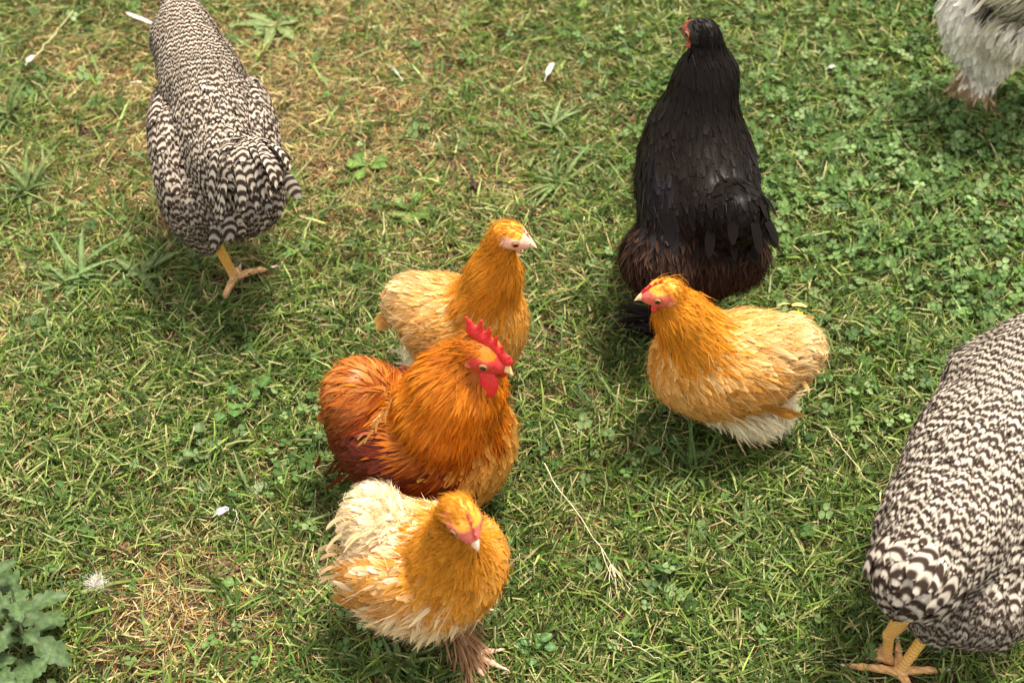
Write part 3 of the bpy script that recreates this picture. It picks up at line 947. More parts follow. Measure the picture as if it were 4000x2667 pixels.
    P('single_leaf', 'ragged upright pale leaf left of the fallen long leaf', 'leaf', *at(775, 1960), 1, .06, .016, LOBED, (.20, .27, .12), (.3, .35), 22, az0=58, azr=.05, bend=-.1, S=14)
    # clover: nobody could count it
    m = Mesh()
    x, y = scatter(rg, 26000, 9000)
    w = .012 + .0 * x
    for (a, b, r, k) in [(.72, 1.90, .33, .26), (.80, 1.5, .25, .20), (.42, 1.85, .2, .14), (1.0, 1.9, .4, .25), (-.28, 1.24, .07, .2), (.20, 1.03, .04, .3)]:
        w = w + k * np.exp(-((x - a) ** 2 + (y - b) ** 2) / r ** 2)
    w *= .55 + .45 * smooth_noise(71, x, y, .12, 2)
    k = (rg.random(len(x)) < w) & foot_mask(x, y); x, y = x[k], y[k]; n = len(x)
    z = ground_z(x, y) + rg.uniform(.010, .026, n); size = rg.uniform(.0030, .0068, n)
    az = rg.uniform(0, 6.28, n); tx, ty = rg.normal(0, .5, n), rg.normal(0, .5, n)
    c = np.array([(.075, .140, .034), (.10, .17, .045), (.055, .105, .028), (.15, .22, .08)])[rg.integers(0, 4, n)] * np.exp(rg.normal(0, .15, (n, 1)))
    K = 7
    for l in range(3):
        a = az + l * 2.094
        cx, cy = x + np.cos(a) * size * .95, y + np.sin(a) * size * .95
        ring = []
        for j in range(K):
            th = 2 * math.pi * j / K
            rr = size * (.88 + .12 * np.cos(th * 1.0)) * (1.0 if j else .72)
            dx, dy = np.cos(a + th) * rr, np.sin(a + th) * rr
            ring.append(np.stack([cx + dx, cy + dy, z + (cx + dx - x) * tx + (cy + dy - y) * ty + rr * .2], -1))
        ctr = np.stack([cx, cy, z + (cx - x) * tx + (cy - y) * ty], -1)
        V = np.stack([ctr] + ring, 1)
        b0 = (np.arange(n) * (K + 1))[:, None]
        t = np.concatenate([np.concatenate([b0, b0 + 1 + j, b0 + 1 + (j + 1) % K], 1) for j in range(K)])
        cc = np.broadcast_to(c[:, None, :], (n, K + 1, 3)).copy(); cc[:, 0] *= 1.25
        m.add(V, tris=t, col=cc.reshape(-1, 3))
    tag(m.build('clover', M_LEAF), 'small round clover leaves spread through the lawn on the right', 'clover', kind='stuff')
    # white down feather tuft
    def down(label, px, py, size, n, col, core=(.35, .25, .18)):
        x, y = at(px, py); root = empty('down_feather', (x, y, .018)); tag(root, label, 'feather')
        m = Mesh(); off = rg.normal(0, size * .28, (n, 3)) * (1, 1, .2); a = np.where(rg.random(n) < .6, rg.normal(2.6, .8, n), rg.uniform(0, 6.28, n)); e = rg.uniform(-.1, .7, n)
        d = np.stack([np.cos(a) * np.cos(e), np.sin(a) * np.cos(e), np.sin(e)], -1)
        L = size * rg.uniform(.5, 1.1, n); S = 5; v = np.linspace(0, 1, S)
        cur = rg.normal(0, .75, (n, 3)); cur[:, 2] -= .1
        st = off[:, None] + d[:, None] * (L[:, None] * v)[..., None] + cur[:, None] * (L[:, None] * v ** 2)[..., None]
        st[..., 2] = np.maximum(st[..., 2], -.004)
        nr = np.broadcast_to(np.array([0, 0, 1.]), st.shape)
        cc = np.tile(col, (n, 1)) * np.exp(rg.normal(0, .1, (n, 1)))
        ribbons(m, st, nr, np.full(n, .0009), 'hackle', cc * .85, cc, rg.random(n), roll=rg.uniform(-1, 1, n), camber=0)
        m.build('barb', M_SOFT, root)['kind'] = 'stuff'
        q = Mesh(); V, qq = tube_geo([(0, 0, 0), (size * .5, size * .2, .002), (size * 1.0, size * .5, -.004)], .0006, .0004, 5); q.add(V, quads=qq, col=(.6, .52, .4)); q.build('quill', M_HORN, root)
        return root
    down('white fluffy down feather on the grass near the left bottom plant', 395, 2310, .0105, 260, (.66, .62, .57))
    def vane(label, px, py, L, W, az, col, name='feather', curl=0., colq=(.7, .66, .6), z=.02):
        x, y = at(px, py); root = empty(name, (x, y, z), R(az)); tag(root, label, 'feather')
        m = Mesh(); V, q, rib = leaf_geo((0, 0, 0), (1, 0, .12), (0, 0, 1), L, W, ([0, .15, .5, .85, 1], [.3, .8, 1, .8, .2]), S=8, bend=-.15 + curl, fold=.3, wave=.2, seed=3)
        m.add(V, quads=q, col=col); m.build('vane', M_LEAF, root)
        m = Mesh(); V, q = tube_geo([(-L * .35, 0, -.002), (0, 0, .0008), (L * .5, 0, L * .05)], .0007, .0004); m.add(V, quads=q, col=colq); m.build('quill', M_HORN, root)
    vane('small grey and white feather lying left of the front hen', 855, 2040, .018, .012, 35, (.34, .34, .38))
    vane('thin pale feather standing in the grass left of the black hen neck', 2135, 330, .04, .011, 72, (.52, .50, .46))
    vane('tiny white feather on the grass at the upper left edge', 118, 278, .022, .012, 70, (.55,.53,.46))
    vane('grey feather beside the neck of the left barred hen', 610, 130, .06, .010, 158, (.55, .50, .47), curl=.2)
    vane('tiny white feather in the clover right of the black hen', 3230, 300, .014, .008, 20, (.42,.42,.34))
    vane('pale bent feather at the upper lawn right of the left barred hen', 1560, 330, .05, .006, 120, (.34,.34,.22), curl=-.2)
    # dry stalks
    def stalk(label, pts, r, col, branches=0, name='dry_stalk'):
        P0 = [at(*p[:2]) for p in pts]; o = np.array([P0[0][0], P0[0][1], 0])
        root = empty(name, tuple(o)); tag(root, label, 'stalk')
        pp = np.array([[a[0], a[1], p[2]] for a, p in zip(P0, pts)]) - o
        t = np.linspace(0, len(pp) - 1, 12); pp = np.stack([np.interp(t, range(len(pp)), pp[:, k]) for k in range(3)], 1)
        pp[1:-1] += rg.normal(0, .0012, (10, 3))
        m = Mesh(); V, q = tube_geo(pp, r * .6, r * .35); m.add(V, quads=q, col=col); m.build('stem', M_STRAW, root)
        if branches:
            e = pp[-1]; d = unit(pp[-1] - pp[-3]); m = Mesh()
            for i in range(branches):
                f = pp[7 + i % 4] if i % 2 else pp[-2]
                dd = unit(d + rg.normal(0, .35, 3) * (1, 1, .3)); V, q = tube_geo([f, f + dd * .02, f + dd * .045 + rg.normal(0, .003, 3)], r * .5, r * .25); m.add(V, quads=q, col=col)
            m.build('seed_branches', M_STRAW, root)
    SC = (.62, .52, .34)
    stalk('long pale dry stalk with thin branched end, near lawn left of centre tufts', [(2125, 1860, .03), (2165, 1945, .032), (2330, 2160, .03), (2400, 2270, .02)], .0016, SC, 9)
    stalk('thin pale stalk rising below the right buff hen', [(2622, 1545, .03), (2610, 1660, .03), (2575, 1790, .02)], .0012, SC)
    stalk('straight tan dry stalk left of the right barred hen', [(3215, 1705, .022), (3290, 1800, .024), (3375, 1905, .02)], .0020, (.58, .46, .28))
    stalk('short dry stalk among the lowest grass, right of the front hen foot', [(2395, 2495, .02), (2480, 2560, .022), (2590, 2612, .02)], .0014, SC)
    stalk('bent pale green stalk left of the barred hen thigh', [(585, 785, .02), (645, 860, .045), (620, 960, .02)], .0017, (.30, .36, .16))
    stalk('thick pale seed stalk lying at the upper left', [(150, 255, .02), (215, 190, .025), (300, 95, .03)], .0034, (.40, .38, .18))
    stalk('curled white quill beside the small grey feather', [(920, 2020, .02), (940, 2055, .03), (930, 2090, .02), (900, 2120, .012)], .0010, (.5,.5,.42), name='quill_stalk')
    stalk('long thin stem right of the weed patch, left of the rooster tail', [(700, 1545, .02), (660, 1600, .03), (620, 1655, .02)], .0012, (.5, .46, .28))
    stalk('tan dry stalk left of the cream tailed hen', [(1190, 1888, .02), (1250, 1860, .022), (1320, 1835, .02)], .0012, SC)
    # droppings and earth crumbs
    def clump(label, px, py, r, n, col, name='soil_clump', flat=.5):
        x, y = at(px, py); root = empty(name, (x, y, .008)); tag(root, label, 'soil')
        m = Mesh()
        c = [rg.normal(0, r * .42, 3) * (1, 1, flat) for _ in range(n * 4)]; rr = rg.uniform(r * .10, r * .27, n * 4)
        f = lambda P: np.min([np.linalg.norm((P - a), axis=1) - b for a, b in zip(c, rr)], 0) + r * .06 * np.sin(P[:, 0] * 900) * np.sin(P[:, 1] * 1100 + P[:, 2] * 700)
        v, q = sdf_mesh(f, (-2 * r, -2 * r, -r * 1.5), (2 * r, 2 * r, r * 2), r * .09)
        cc = np.tile(np.array(col), (len(v), 1)) * np.exp(rg.normal(0, .25, (len(v), 1)))
        m.add(v, quads=q, col=cc); m.build('crumb', M_DIRT, root)
    clump('brown crumbly lump above the white down feather', 485, 2165, .014, 14, (.15, .075, .04))
    clump('dark brown dropping on the dry lawn above the centre hen', 1850, 735, .013, 10, (.07, .04, .03), name='dropping', flat=.4)
    clump('bare brown earth crumbs left of the front hen', 880, 2225, .020, 16, (.13, .075, .045), flat=.25)
    # yellow flower
    x, y = at(3100, 1300); root = empty('yellow_flower', (x, y, 0)); tag(root, 'small yellow flower behind the tail of the right buff hen', 'flower')
    m = Mesh(); V, q = tube_geo([(0, 0, 0), (.002, .002, .018), (.002, .004, .034)], .0012, .0009); m.add(V, quads=q, col=(.10, .18, .04)); m.build('stem', M_LEAF, root)
    for i in range(9):
        a = i * 2 * math.pi / 9 + rg.normal(0, .15); m = Mesh()
        V, q, rib = leaf_geo((.002, .004, .034), (math.cos(a), math.sin(a), .35), (0, 0, 1), .010, .0055, OVAL, S=4, bend=-.2, seed=i)
        m.add(V, quads=q, col=(.85, .58, .02)); m.build('petal', M_LEAF, root)

BIRDS = [{'name': 'hen',
  'label': 'buff orange bantam hen facing left, standing below the black hen',
  'cat': 'hen',
  'group': 'small buff hens',
  'psi': 183,
  'loc': (0.3025, 1.2789, -0.0),
  'mat': M_SOFT,
  'vox': 0.0045,
  'edge': 0.014,
  'tracts': {'neck': {'col': (0.6, 0.225, 0.014),
                      'tip': (0.7, 0.31, 0.035),
                      'dens': 170000,
                      'L': 0.023,
                      'W': 0.0034,
                      'kind': 'hackle',
                      'S': 4,
                      'lift': 0.04,
                      'liftv': 0.03,
                      'var': 0.12,
                      'clump': 0.2,
                      'hair': 0.7,
                      'hlift': 0.14,
                      'wander': 0.12},
             'back': {'col': (0.64, 0.36, 0.11),
                      'tip': (0.736, 0.414, 0.1265),
                      'dens': 90000,
                      'L': 0.024,
                      'W': 0.008,
                      'lift': 0.055,
                      'liftv': 0.035,
                      'var': 0.1,
                      'clump': 0.22,
                      'mix': (0.7, 0.5, 0.26),
                      'mixp': 0.25,
                      'hair': 2.2,
                      'hlift': 0.2,
                      'wander': 0.2},
             'wing': {'col': (0.58, 0.27, 0.055),
                      'tip': (0.696, 0.324, 0.066),
                      'dens': 60000,
                      'L': 0.028,
                      'W': 0.01,
                      'lift': 0.045,
                      'liftv': 0.03,
                      'var': 0.12,
                      'clump': 0.18,
                      'mix': (0.7, 0.5, 0.26),
                      'mixp': 0.1,
                      'hair': 1.2,
                      'hlift': 0.12,
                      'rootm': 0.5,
                      'wander': 0.16},
             'breast': {'col': (0.64, 0.37, 0.11),
                        'tip': (0.8, 0.4625, 0.1375),
                        'dens': 85000,
                        'L': 0.02,
                        'W': 0.0085,
                        'lift': 0.05,
                        'liftv': 0.04,
                        'var': 0.1,
                        'clump': 0.15,
                        'mix': (0.72, 0.44, 0.16),
                        'mixp': 0.18,
                        'hair': 1.4,
                        'hlift': 0.12,
                        'wander': 0.15},
             'fluff': {'col': (0.88, 0.76, 0.55),
                       'tip': (0.968, 0.836, 0.605),
                       'dens': 60000,
                       'L': 0.032,
                       'W': 0.006,
                       'kind': 'hackle',
                       'lift': 0.2,
                       'liftv': 0.12,
                       'var': 0.1,
                       'clump': 0.15,
                       'hair': 4.5,
                       'hairL': 0.036,
                       'hlift': 0.34,
                       'wander': 0.28,
                       'droop': 0.1},
             'tail': {'col': (0.6, 0.32, 0.09),
                      'tip': (0.7, 0.5, 0.26),
                      'dens': 75000,
                      'L': 0.032,
                      'W': 0.008,
                      'lift': 0.1,
                      'liftv': 0.08,
                      'var': 0.12,
                      'clump': 0.25,
                      'mix': (0.7, 0.5, 0.26),
                      'mixp': 0.3,
                      'hair': 3.0,
                      'hlift': 0.24,
                      'wander': 0.28}},
  'prims': [{'t': 'E', 'tract': 'back', 'a': (-0.0186, 0.0, 0.1655), 'r': (0.0791, 0.0465, 0.0391), 'flow': (-1, 0, -0.12), 'pitch': -2, 'yaw': 0, 's': 0.0},
            {'t': 'E', 'tract': 'wing', 'a': (-0.0047, 0.0372, 0.1321), 'r': (0.0707, 0.0335, 0.0484), 'flow': (-0.85, 0, -0.55), 'pitch': -10, 'yaw': 0, 's': 0.0},
            {'t': 'E', 'tract': 'wing', 'a': (-0.0047, -0.0372, 0.1321), 'r': (0.0707, 0.0335, 0.0484), 'flow': (-0.85, 0, -0.55), 'pitch': -10, 'yaw': 0, 's': 0.0},
            {'t': 'E', 'tract': 'breast', 'a': (0.0632, 0.0, 0.1348), 'r': (0.0502, 0.0539, 0.0614), 'flow': (-0.25, 0, -1), 'pitch': 0, 'yaw': 0, 's': 0.0},
            {'t': 'E', 'tract': 'breast', 'a': (0.0279, 0.0, 0.093), 'r': (0.0465, 0.0484, 0.0418), 'flow': (-0.6, 0, -0.8), 'pitch': 0, 'yaw': 0, 's': 0.0},
            {'t': 'E', 'tract': 'fluff', 'a': (-0.0186, 0.0, 0.0725), 'r': (0.0558, 0.0484, 0.0372), 'flow': (-0.5, 0, -0.85), 'pitch': 0, 'yaw': 0, 's': 0.0},
            {'t': 'E', 'tract': 'fluff', 'a': (-0.0418, 0.0205, 0.0595), 'r': (0.0391, 0.0335, 0.0298), 'flow': (-0.7, 0, -0.7), 'pitch': 0, 'yaw': 0, 's': 0.0},
            {'t': 'E', 'tract': 'tail', 'a': (-0.0725, 0.0, 0.1562), 'r': (0.0409, 0.0391, 0.0409), 'flow': (-0.95, 0, 0.05), 'pitch': 10, 'yaw': 0, 's': 0.0},
            {'t': 'C', 'tract': 'neck', 'a': (0.0558, 0.0, 0.1906), 'b': (0.0837, 0.0, 0.2399), 'r': (0.0446, 0.0298), 'flow': (-0.45, 0, -0.9), 's': 0.0},
            {'t': 'C', 'tract': 'neck', 'a': (0.0837, 0.0, 0.2399), 'b': (0.0947, 0.0, 0.2708), 'r': (0.0288, 0.0162), 'flow': (-0.55, 0, -0.85), 's': 0.0},
            {'t': 'E', 'tract': 'neck', 'a': (0.1041, 0.0, 0.2817), 'r': (0.0211, 0.0161, 0.0178), 'flow': (-0.911, 0.0, -0.377), 'pitch': -8, 'yaw': 0, 's': -0.03}],
  'head': {'c': (0.1048, -0.0, 0.2811),
           's': 0.0155,
           'pitch': -8,
           'yaw': 0,
           'face': (0.6, 0.13, 0.09),
           'ring': (0.62, 0.06, 0.05),
           'lobe': (0.7, 0.32, 0.22),
           'red': (0.62, 0.03, 0.03),
           'comb': [((1.9, 0.35), (0.3, 1.2), 0.15, 0.2), ((1.65, 0.5), (1.72, 0.95), 0.14, 0.05), ((1.25, 0.75), (1.2, 1.4), 0.15, 0.05), ((0.8, 0.95), (0.7, 1.62), 0.15, 0.05), ((0.35, 1.15), (0.1, 1.65), 0.15, 0.06)],
           'wattle': [((1.05, -0.75), (1.1, -1.2), 0.22, 0.3)],
           'beak': (0.66, 0.4, 0.22),
           'crown': 1.35},
  'legs': [{'ankle': (-0.045, 0.025, 0.008), 'hock': (-0.04, 0.025, 0.05), 'dir': 0, 'toe': 0.034, 'r': 0.005, 'col': (0.5, 0.3, 0.12), 'foot_col': (0.45, 0.2, 0.12)}],
  'quills': [{'tract': 'tail',
              'n': 14,
              'base': (-0.0818, 0.0, 0.1488),
              'dir': (-1, 0, 0.1),
              'spread': (0.15, 0.45, 0.0),
              'bspread': (0, 0.03, 0),
              'nor': (0, 0, 1),
              'nspread': (0, 0.8, 0),
              'L': 0.024,
              'W': 0.014,
              'col': (0.5, 0.24, 0.04),
              'tip': (0.56, 0.3, 0.08),
              'curl': (0, 0, -0.55),
              'jit': 0.18},
             {'tract': 'tail',
              'n': 50,
              'base': (-0.067, 0.0, 0.173),
              'dir': (-1, 0, 0.15),
              'spread': (0.1, 0.5, -0.2),
              'bspread': (0, 0.04, -0.015),
              'bj': 0.012,
              'nor': (0, 0, 1),
              'nspread': (0, 1, 0),
              'L': 0.025,
              'W': 0.0065,
              'col': (0.62, 0.36, 0.12),
              'tip': (0.7, 0.46, 0.2),
              'curl': (0, 0, -0.6),
              'jit': 0.16,
              'rollv': 0.4},
             {'tract': 'wing',
              'n': 12,
              'base': (-0.0279, 0.0632, 0.1256),
              'dir': (-0.8, 0.05, -0.55),
              'spread': (0.25, 0, -0.25),
              'bspread': (0.035, 0, 0.025),
              'nor': (0, 1, 0.2),
              'L': 0.03,
              'W': 0.01,
              'col': (0.5, 0.2, 0.03),
              'tip': (0.58, 0.3, 0.08),
              'curl': (0, -0.12, 0),
              'jit': 0.08},
             {'tract': 'wing',
              'n': 12,
              'base': (-0.0279, -0.0632, 0.1256),
              'dir': (-0.8, -0.05, -0.55),
              'spread': (0.25, 0, -0.25),
              'bspread': (0.035, 0, 0.025),
              'nor': (0, -1, 0.2),
              'L': 0.03,
              'W': 0.01,
              'col': (0.5, 0.2, 0.03),
              'tip': (0.58, 0.3, 0.08),
              'curl': (0, 0.12, 0),
              'jit': 0.08},
             {'tract': 'fluff',
              'n': 70,
              'base': (-0.0418, 0.0186, 0.0484),
              'dir': (-0.9, 0.1, -0.35),
              'spread': (0.3, 0.4, -0.2),
              'bspread': (0.03, 0.02, 0),
              'bj': 0.01,
              'nor': (0, 0.5, 1),
              'L': 0.042,
              'W': 0.003,
              'kind': 'hackle',
              'col': (0.7, 0.5, 0.27),
              'curl': (0, 0, 0.1),
              'jit': 0.25}]},
 {'name': 'hen',
  'label': 'buff orange bantam hen with pale pink face standing behind the rooster, looking right',
  'cat': 'hen',
  'group': 'small buff hens',
  'psi': -20,
  'loc': (-0.0623, 1.3561, -0.0),
  'mat': M_SOFT,
  'vox': 0.0045,
  'edge': 0.014,
  'tracts': {'neck': {'col': (0.6, 0.225, 0.014),
                      'tip': (0.7, 0.31, 0.035),
                      'dens': 170000,
                      'L': 0.023,
                      'W': 0.0034,
                      'kind': 'hackle',
                      'S': 4,
                      'lift': 0.04,
                      'liftv': 0.03,
                      'var': 0.12,
                      'clump': 0.2,
                      'hair': 0.7,
                      'hlift': 0.14,
                      'wander': 0.12},
             'back': {'col': (0.64, 0.36, 0.11),
                      'tip': (0.736, 0.414, 0.1265),
                      'dens': 90000,
                      'L': 0.024,
                      'W': 0.008,
                      'lift': 0.055,
                      'liftv': 0.035,
                      'var': 0.1,
                      'clump': 0.22,
                      'mix': (0.7, 0.5, 0.26),
                      'mixp': 0.25,
                      'hair': 2.2,
                      'hlift': 0.2,
                      'wander': 0.2},
             'wing': {'col': (0.56, 0.27, 0.06),
                      'tip': (0.672, 0.324, 0.072),
                      'dens': 60000,
                      'L': 0.028,
                      'W': 0.01,
                      'lift': 0.045,
                      'liftv': 0.03,
                      'var': 0.12,
                      'clump': 0.18,
                      'mix': (0.7, 0.5, 0.26),
                      'mixp': 0.1,
                      'hair': 1.2,
                      'hlift': 0.12,
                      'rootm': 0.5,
                      'wander': 0.16},
             'breast': {'col': (0.6, 0.32, 0.07),
                        'tip': (0.75, 0.4, 0.0875),
                        'dens': 85000,
                        'L': 0.02,
                        'W': 0.0085,
                        'lift': 0.05,
                        'liftv': 0.04,
                        'var': 0.1,
                        'clump': 0.15,
                        'mix': (0.72, 0.44, 0.16),
                        'mixp': 0.18,
                        'hair': 1.4,
                        'hlift': 0.12,
                        'wander': 0.15},
             'fluff': {'col': (0.88, 0.76, 0.55),
                       'tip': (0.968, 0.836, 0.605),
                       'dens': 60000,
                       'L': 0.032,
                       'W': 0.006,
                       'kind': 'hackle',
                       'lift': 0.2,
                       'liftv': 0.12,
                       'var': 0.1,
                       'clump': 0.15,
                       'hair': 4.5,
                       'hairL': 0.036,
                       'hlift': 0.34,
                       'wander': 0.28,
                       'droop': 0.1},
             'tail': {'col': (0.58, 0.29, 0.07),
                      'tip': (0.7, 0.5, 0.26),
                      'dens': 75000,
                      'L': 0.032,
                      'W': 0.008,
                      'lift': 0.1,
                      'liftv': 0.08,
                      'var': 0.12,
                      'clump': 0.25,
                      'mix': (0.7, 0.5, 0.26),
                      'mixp': 0.3,
                      'hair': 3.0,
                      'hlift': 0.24,
                      'wander': 0.28}},
  'prims': [{'t': 'E', 'tract': 'back', 'a': (-0.0357, 0.0, 0.1504), 'r': (0.0583, 0.0451, 0.0395), 'flow': (-1, 0, -0.12), 'pitch': 4, 'yaw': 0, 's': 0.0},
            {'t': 'E', 'tract': 'wing', 'a': (-0.0169, 0.0338, 0.1175), 'r': (0.062, 0.032, 0.047), 'flow': (-0.8, 0, -0.6), 'pitch': -6, 'yaw': 0, 's': 0.0},
            {'t': 'E', 'tract': 'wing', 'a': (-0.0169, -0.0338, 0.1175), 'r': (0.062, 0.032, 0.047), 'flow': (-0.8, 0, -0.6), 'pitch': -6, 'yaw': 0, 's': 0.0},
            {'t': 'E', 'tract': 'breast', 'a': (0.0376, 0.0, 0.141), 'r': (0.0451, 0.0526, 0.062), 'flow': (-0.2, 0, -1), 'pitch': 0, 'yaw': 0, 's': 0.0},
            {'t': 'E', 'tract': 'breast', 'a': (0.0188, 0.0, 0.0893), 'r': (0.047, 0.0517, 0.0423), 'flow': (-0.5, 0, -0.85), 'pitch': 0, 'yaw': 0, 's': 0.0},
            {'t': 'E', 'tract': 'fluff', 'a': (-0.0423, 0.0, 0.0658), 'r': (0.047, 0.047, 0.0376), 'flow': (-0.5, 0, -0.85), 'pitch': 0, 'yaw': 0, 's': 0.0},
            {'t': 'E', 'tract': 'tail', 'a': (-0.0827, 0.0, 0.1429), 'r': (0.0357, 0.0357, 0.0376), 'flow': (-0.95, 0, -0.2), 'pitch': 10, 'yaw': 0, 's': 0.0},
            {'t': 'C', 'tract': 'neck', 'a': (0.0282, 0.0, 0.188), 'b': (0.0414, 0.0, 0.2425), 'r': (0.0442, 0.0291), 'flow': (-0.35, 0, -0.95), 's': 0.0},
            {'t': 'C', 'tract': 'neck', 'a': (0.0414, 0.0, 0.2425), 'b': (0.0521, -0.0015, 0.3156), 'r': (0.0291, 0.0158), 'flow': (-0.5, 0, -0.85), 's': 0.0},
            {'t': 'E', 'tract': 'neck', 'a': (0.0621, -0.0001, 0.3251), 'r': (0.0204, 0.0156, 0.0172), 'flow': (-0.937, -0.132, -0.28), 'pitch': -14, 'yaw': 8, 's': -0.03}],
  'head': {'c': (0.0627, 0.0, 0.3245),
           's': 0.015,
           'pitch': -14,
           'yaw': 8,
           'face': (0.74, 0.43, 0.33),
           'ring': (0.7, 0.36, 0.27),
           'lobe': (0.74, 0.48, 0.38),
           'red': (0.66, 0.2, 0.15),
           'comb': [((1.7, 0.35), (0.6, 1.0), 0.14, 0.16), ((1.5, 0.6), (1.5, 0.95), 0.12, 0.05), ((1.1, 0.8), (1.05, 1.25), 0.12, 0.05), ((0.7, 1.0), (0.6, 1.4), 0.12, 0.05)],
           'wattle': [((1.15, -0.7), (1.2, -1.0), 0.18, 0.24)],
           'beak': (0.7, 0.48, 0.32),
           'crown': 1.1},
  'legs': [{'ankle': (0.02, -0.03, 0.008), 'hock': (0.015, -0.03, 0.05), 'dir': 0, 'toe': 0.034, 'r': 0.005, 'col': (0.5, 0.3, 0.12), 'foot_col': (0.45, 0.2, 0.12)},
           {'ankle': (-0.01, 0.03, 0.008), 'hock': (-0.01, 0.03, 0.05), 'dir': 0, 'toe': 0.034, 'r': 0.005, 'col': (0.5, 0.3, 0.12), 'foot_col': (0.45, 0.2, 0.12)}],
  'quills': [{'tract': 'tail',
              'n': 14,
              'base': (-0.0978, 0.0, 0.1391),
              'dir': (-1, 0, -0.15),
              'spread': (0.15, 0.45, -0.2),
              'bspread': (0, 0.028, 0),
              'nor': (0, 0, 1),
              'nspread': (0, 0.8, 0),
              'L': 0.028,
              'W': 0.015,
              'col': (0.44, 0.18, 0.03),
              'tip': (0.55, 0.3, 0.09),
              'curl': (0, 0, -0.45),
              'jit': 0.12},
             {'tract': 'fluff',
              'n': 24,
              'base': (-0.0564, -0.0094, 0.047),
              'dir': (-0.8, -0.2, -0.4),
              'spread': (0.3, 0.4, -0.2),
              'bspread': (0.02, 0.02, 0),
              'bj': 0.008,
              'nor': (0, -0.5, 1),
              'L': 0.04,
              'W': 0.004,
              'kind': 'hackle',
              'col': (0.78, 0.62, 0.42),
              'curl': (0, 0, 0.1),
              'jit': 0.25}]},
 {'name': 'rooster',
  'label': 'bantam rooster with red comb and long glossy orange hackle in the middle of the lawn',
  'cat': 'rooster',
  'psi': -20,
  'loc': (-0.1059, 1.1527, 0.0),
  'mat': M_SOFT,
  'vox': 0.005,
  'tracts': {'neck': {'col': (0.47, 0.112, 0.002),
                      'tip': (0.54, 0.145, 0.004),
                      'dens': 140000,
                      'L': 0.052,
                      'Lx': (0.035, 0.085, 0.45),
                      'W': 0.0046,
                      'kind': 'hackle',
                      'S': 6,
                      'lift': 0.05,
                      'liftv': 0.04,
                      'var': 0.2,
                      'clump': 0.18,
                      'hair': 0.35,
                      'hlift': 0.1,
                      'wander': 0.09,
                      'mix': (0.68, 0.29, 0.03),
                      'mixp': 0.14,
                      'mat': M_GLOSS,
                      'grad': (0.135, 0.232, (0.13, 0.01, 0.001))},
             'back': {'col': (0.26, 0.045, 0.004),
                      'tip': (0.22, 0.03, 0.003),
                      'dens': 70000,
                      'L': 0.05,
                      'W': 0.006,
                      'kind': 'hackle',
                      'S': 5,
                      'lift': 0.08,
                      'liftv': 0.05,
                      'var': 0.2,
                      'clump': 0.2,
                      'hair': 0.6,
                      'mat': M_GLOSS},
             'saddle': {'col': (0.42, 0.13, 0.012),
                        'tip': (0.34, 0.06, 0.003),
                        'dens': 130000,
                        'L': 0.042,
                        'W': 0.0062,
                        'kind': 'hackle',
                        'S': 5,
                        'lift': 0.06,
                        'liftv': 0.04,
                        'var': 0.22,
                        'clump': 0.28,
                        'mix': (0.66, 0.36, 0.1),
                        'mixp': 0.13,
                        'hair': 0.4,
                        'hlift': 0.2,
                        'wander': 0.14,
                        'mat': M_GLOSS,
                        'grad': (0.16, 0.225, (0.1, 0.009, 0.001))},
             'wing': {'col': (0.07, 0.008, 0.002), 'tip': (0.1, 0.012, 0.002), 'dens': 42000, 'L': 0.04, 'W': 0.012, 'lift': 0.06, 'var': 0.22, 'hair': 0.4, 'mat': M_GLOSS},
             'breast': {'col': (0.52, 0.22, 0.035),
                        'tip': (0.62, 0.32, 0.07),
                        'dens': 60000,
                        'L': 0.026,
                        'W': 0.011,
                        'lift': 0.05,
                        'var': 0.15,
                        'clump': 0.2,
                        'hair': 0.7,
                        'hlift': 0.1,
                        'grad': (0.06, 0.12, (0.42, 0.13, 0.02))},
             'fluff': {'col': (0.12, 0.02, 0.006), 'dens': 50000, 'L': 0.026, 'W': 0.006, 'kind': 'hackle', 'lift': 0.18, 'liftv': 0.1, 'var': 0.2, 'hair': 2, 'hairL': 0.032, 'hlift': 0.3, 'wander': 0.25}},
  'prims': [{'t': 'E', 'tract': 'back', 'a': (-0.02, 0.0, 0.145), 'r': (0.062, 0.054, 0.046), 'flow': (-1, 0, -0.1), 'pitch': 0, 'yaw': 0, 's': 0.0},
            {'t': 'E', 'tract': 'wing', 'a': (-0.01, 0.055, 0.12), 'r': (0.085, 0.036, 0.055), 'flow': (-0.9, 0, -0.45), 'pitch': -6, 'yaw': 0, 's': 0.0},
            {'t': 'E', 'tract': 'wing', 'a': (-0.01, -0.055, 0.12), 'r': (0.085, 0.036, 0.055), 'flow': (-0.9, 0, -0.45), 'pitch': -6, 'yaw': 0, 's': 0.0},
            {'t': 'E', 'tract': 'breast', 'a': (0.06, 0.004, 0.14), 'r': (0.05, 0.062, 0.072), 'flow': (-0.25, 0, -1), 'pitch': 0, 'yaw': 0, 's': 0.0},
            {'t': 'E', 'tract': 'breast', 'a': (0.035, 0.0, 0.085), 'r': (0.055, 0.06, 0.05), 'flow': (-0.5, 0, -0.85), 'pitch': 0, 'yaw': 0, 's': 0.0},
            {'t': 'E', 'tract': 'fluff', 'a': (-0.045, 0.0, 0.085), 'r': (0.065, 0.06, 0.048), 'flow': (-0.4, 0, -0.9), 'pitch': 0, 'yaw': 0, 's': 0.0},
            {'t': 'E', 'tract': 'saddle', 'a': (-0.096, 0.0, 0.168), 'r': (0.046, 0.052, 0.056), 'flow': (-0.75, 0, -0.7), 'pitch': 20, 'yaw': 0, 's': 0.0},
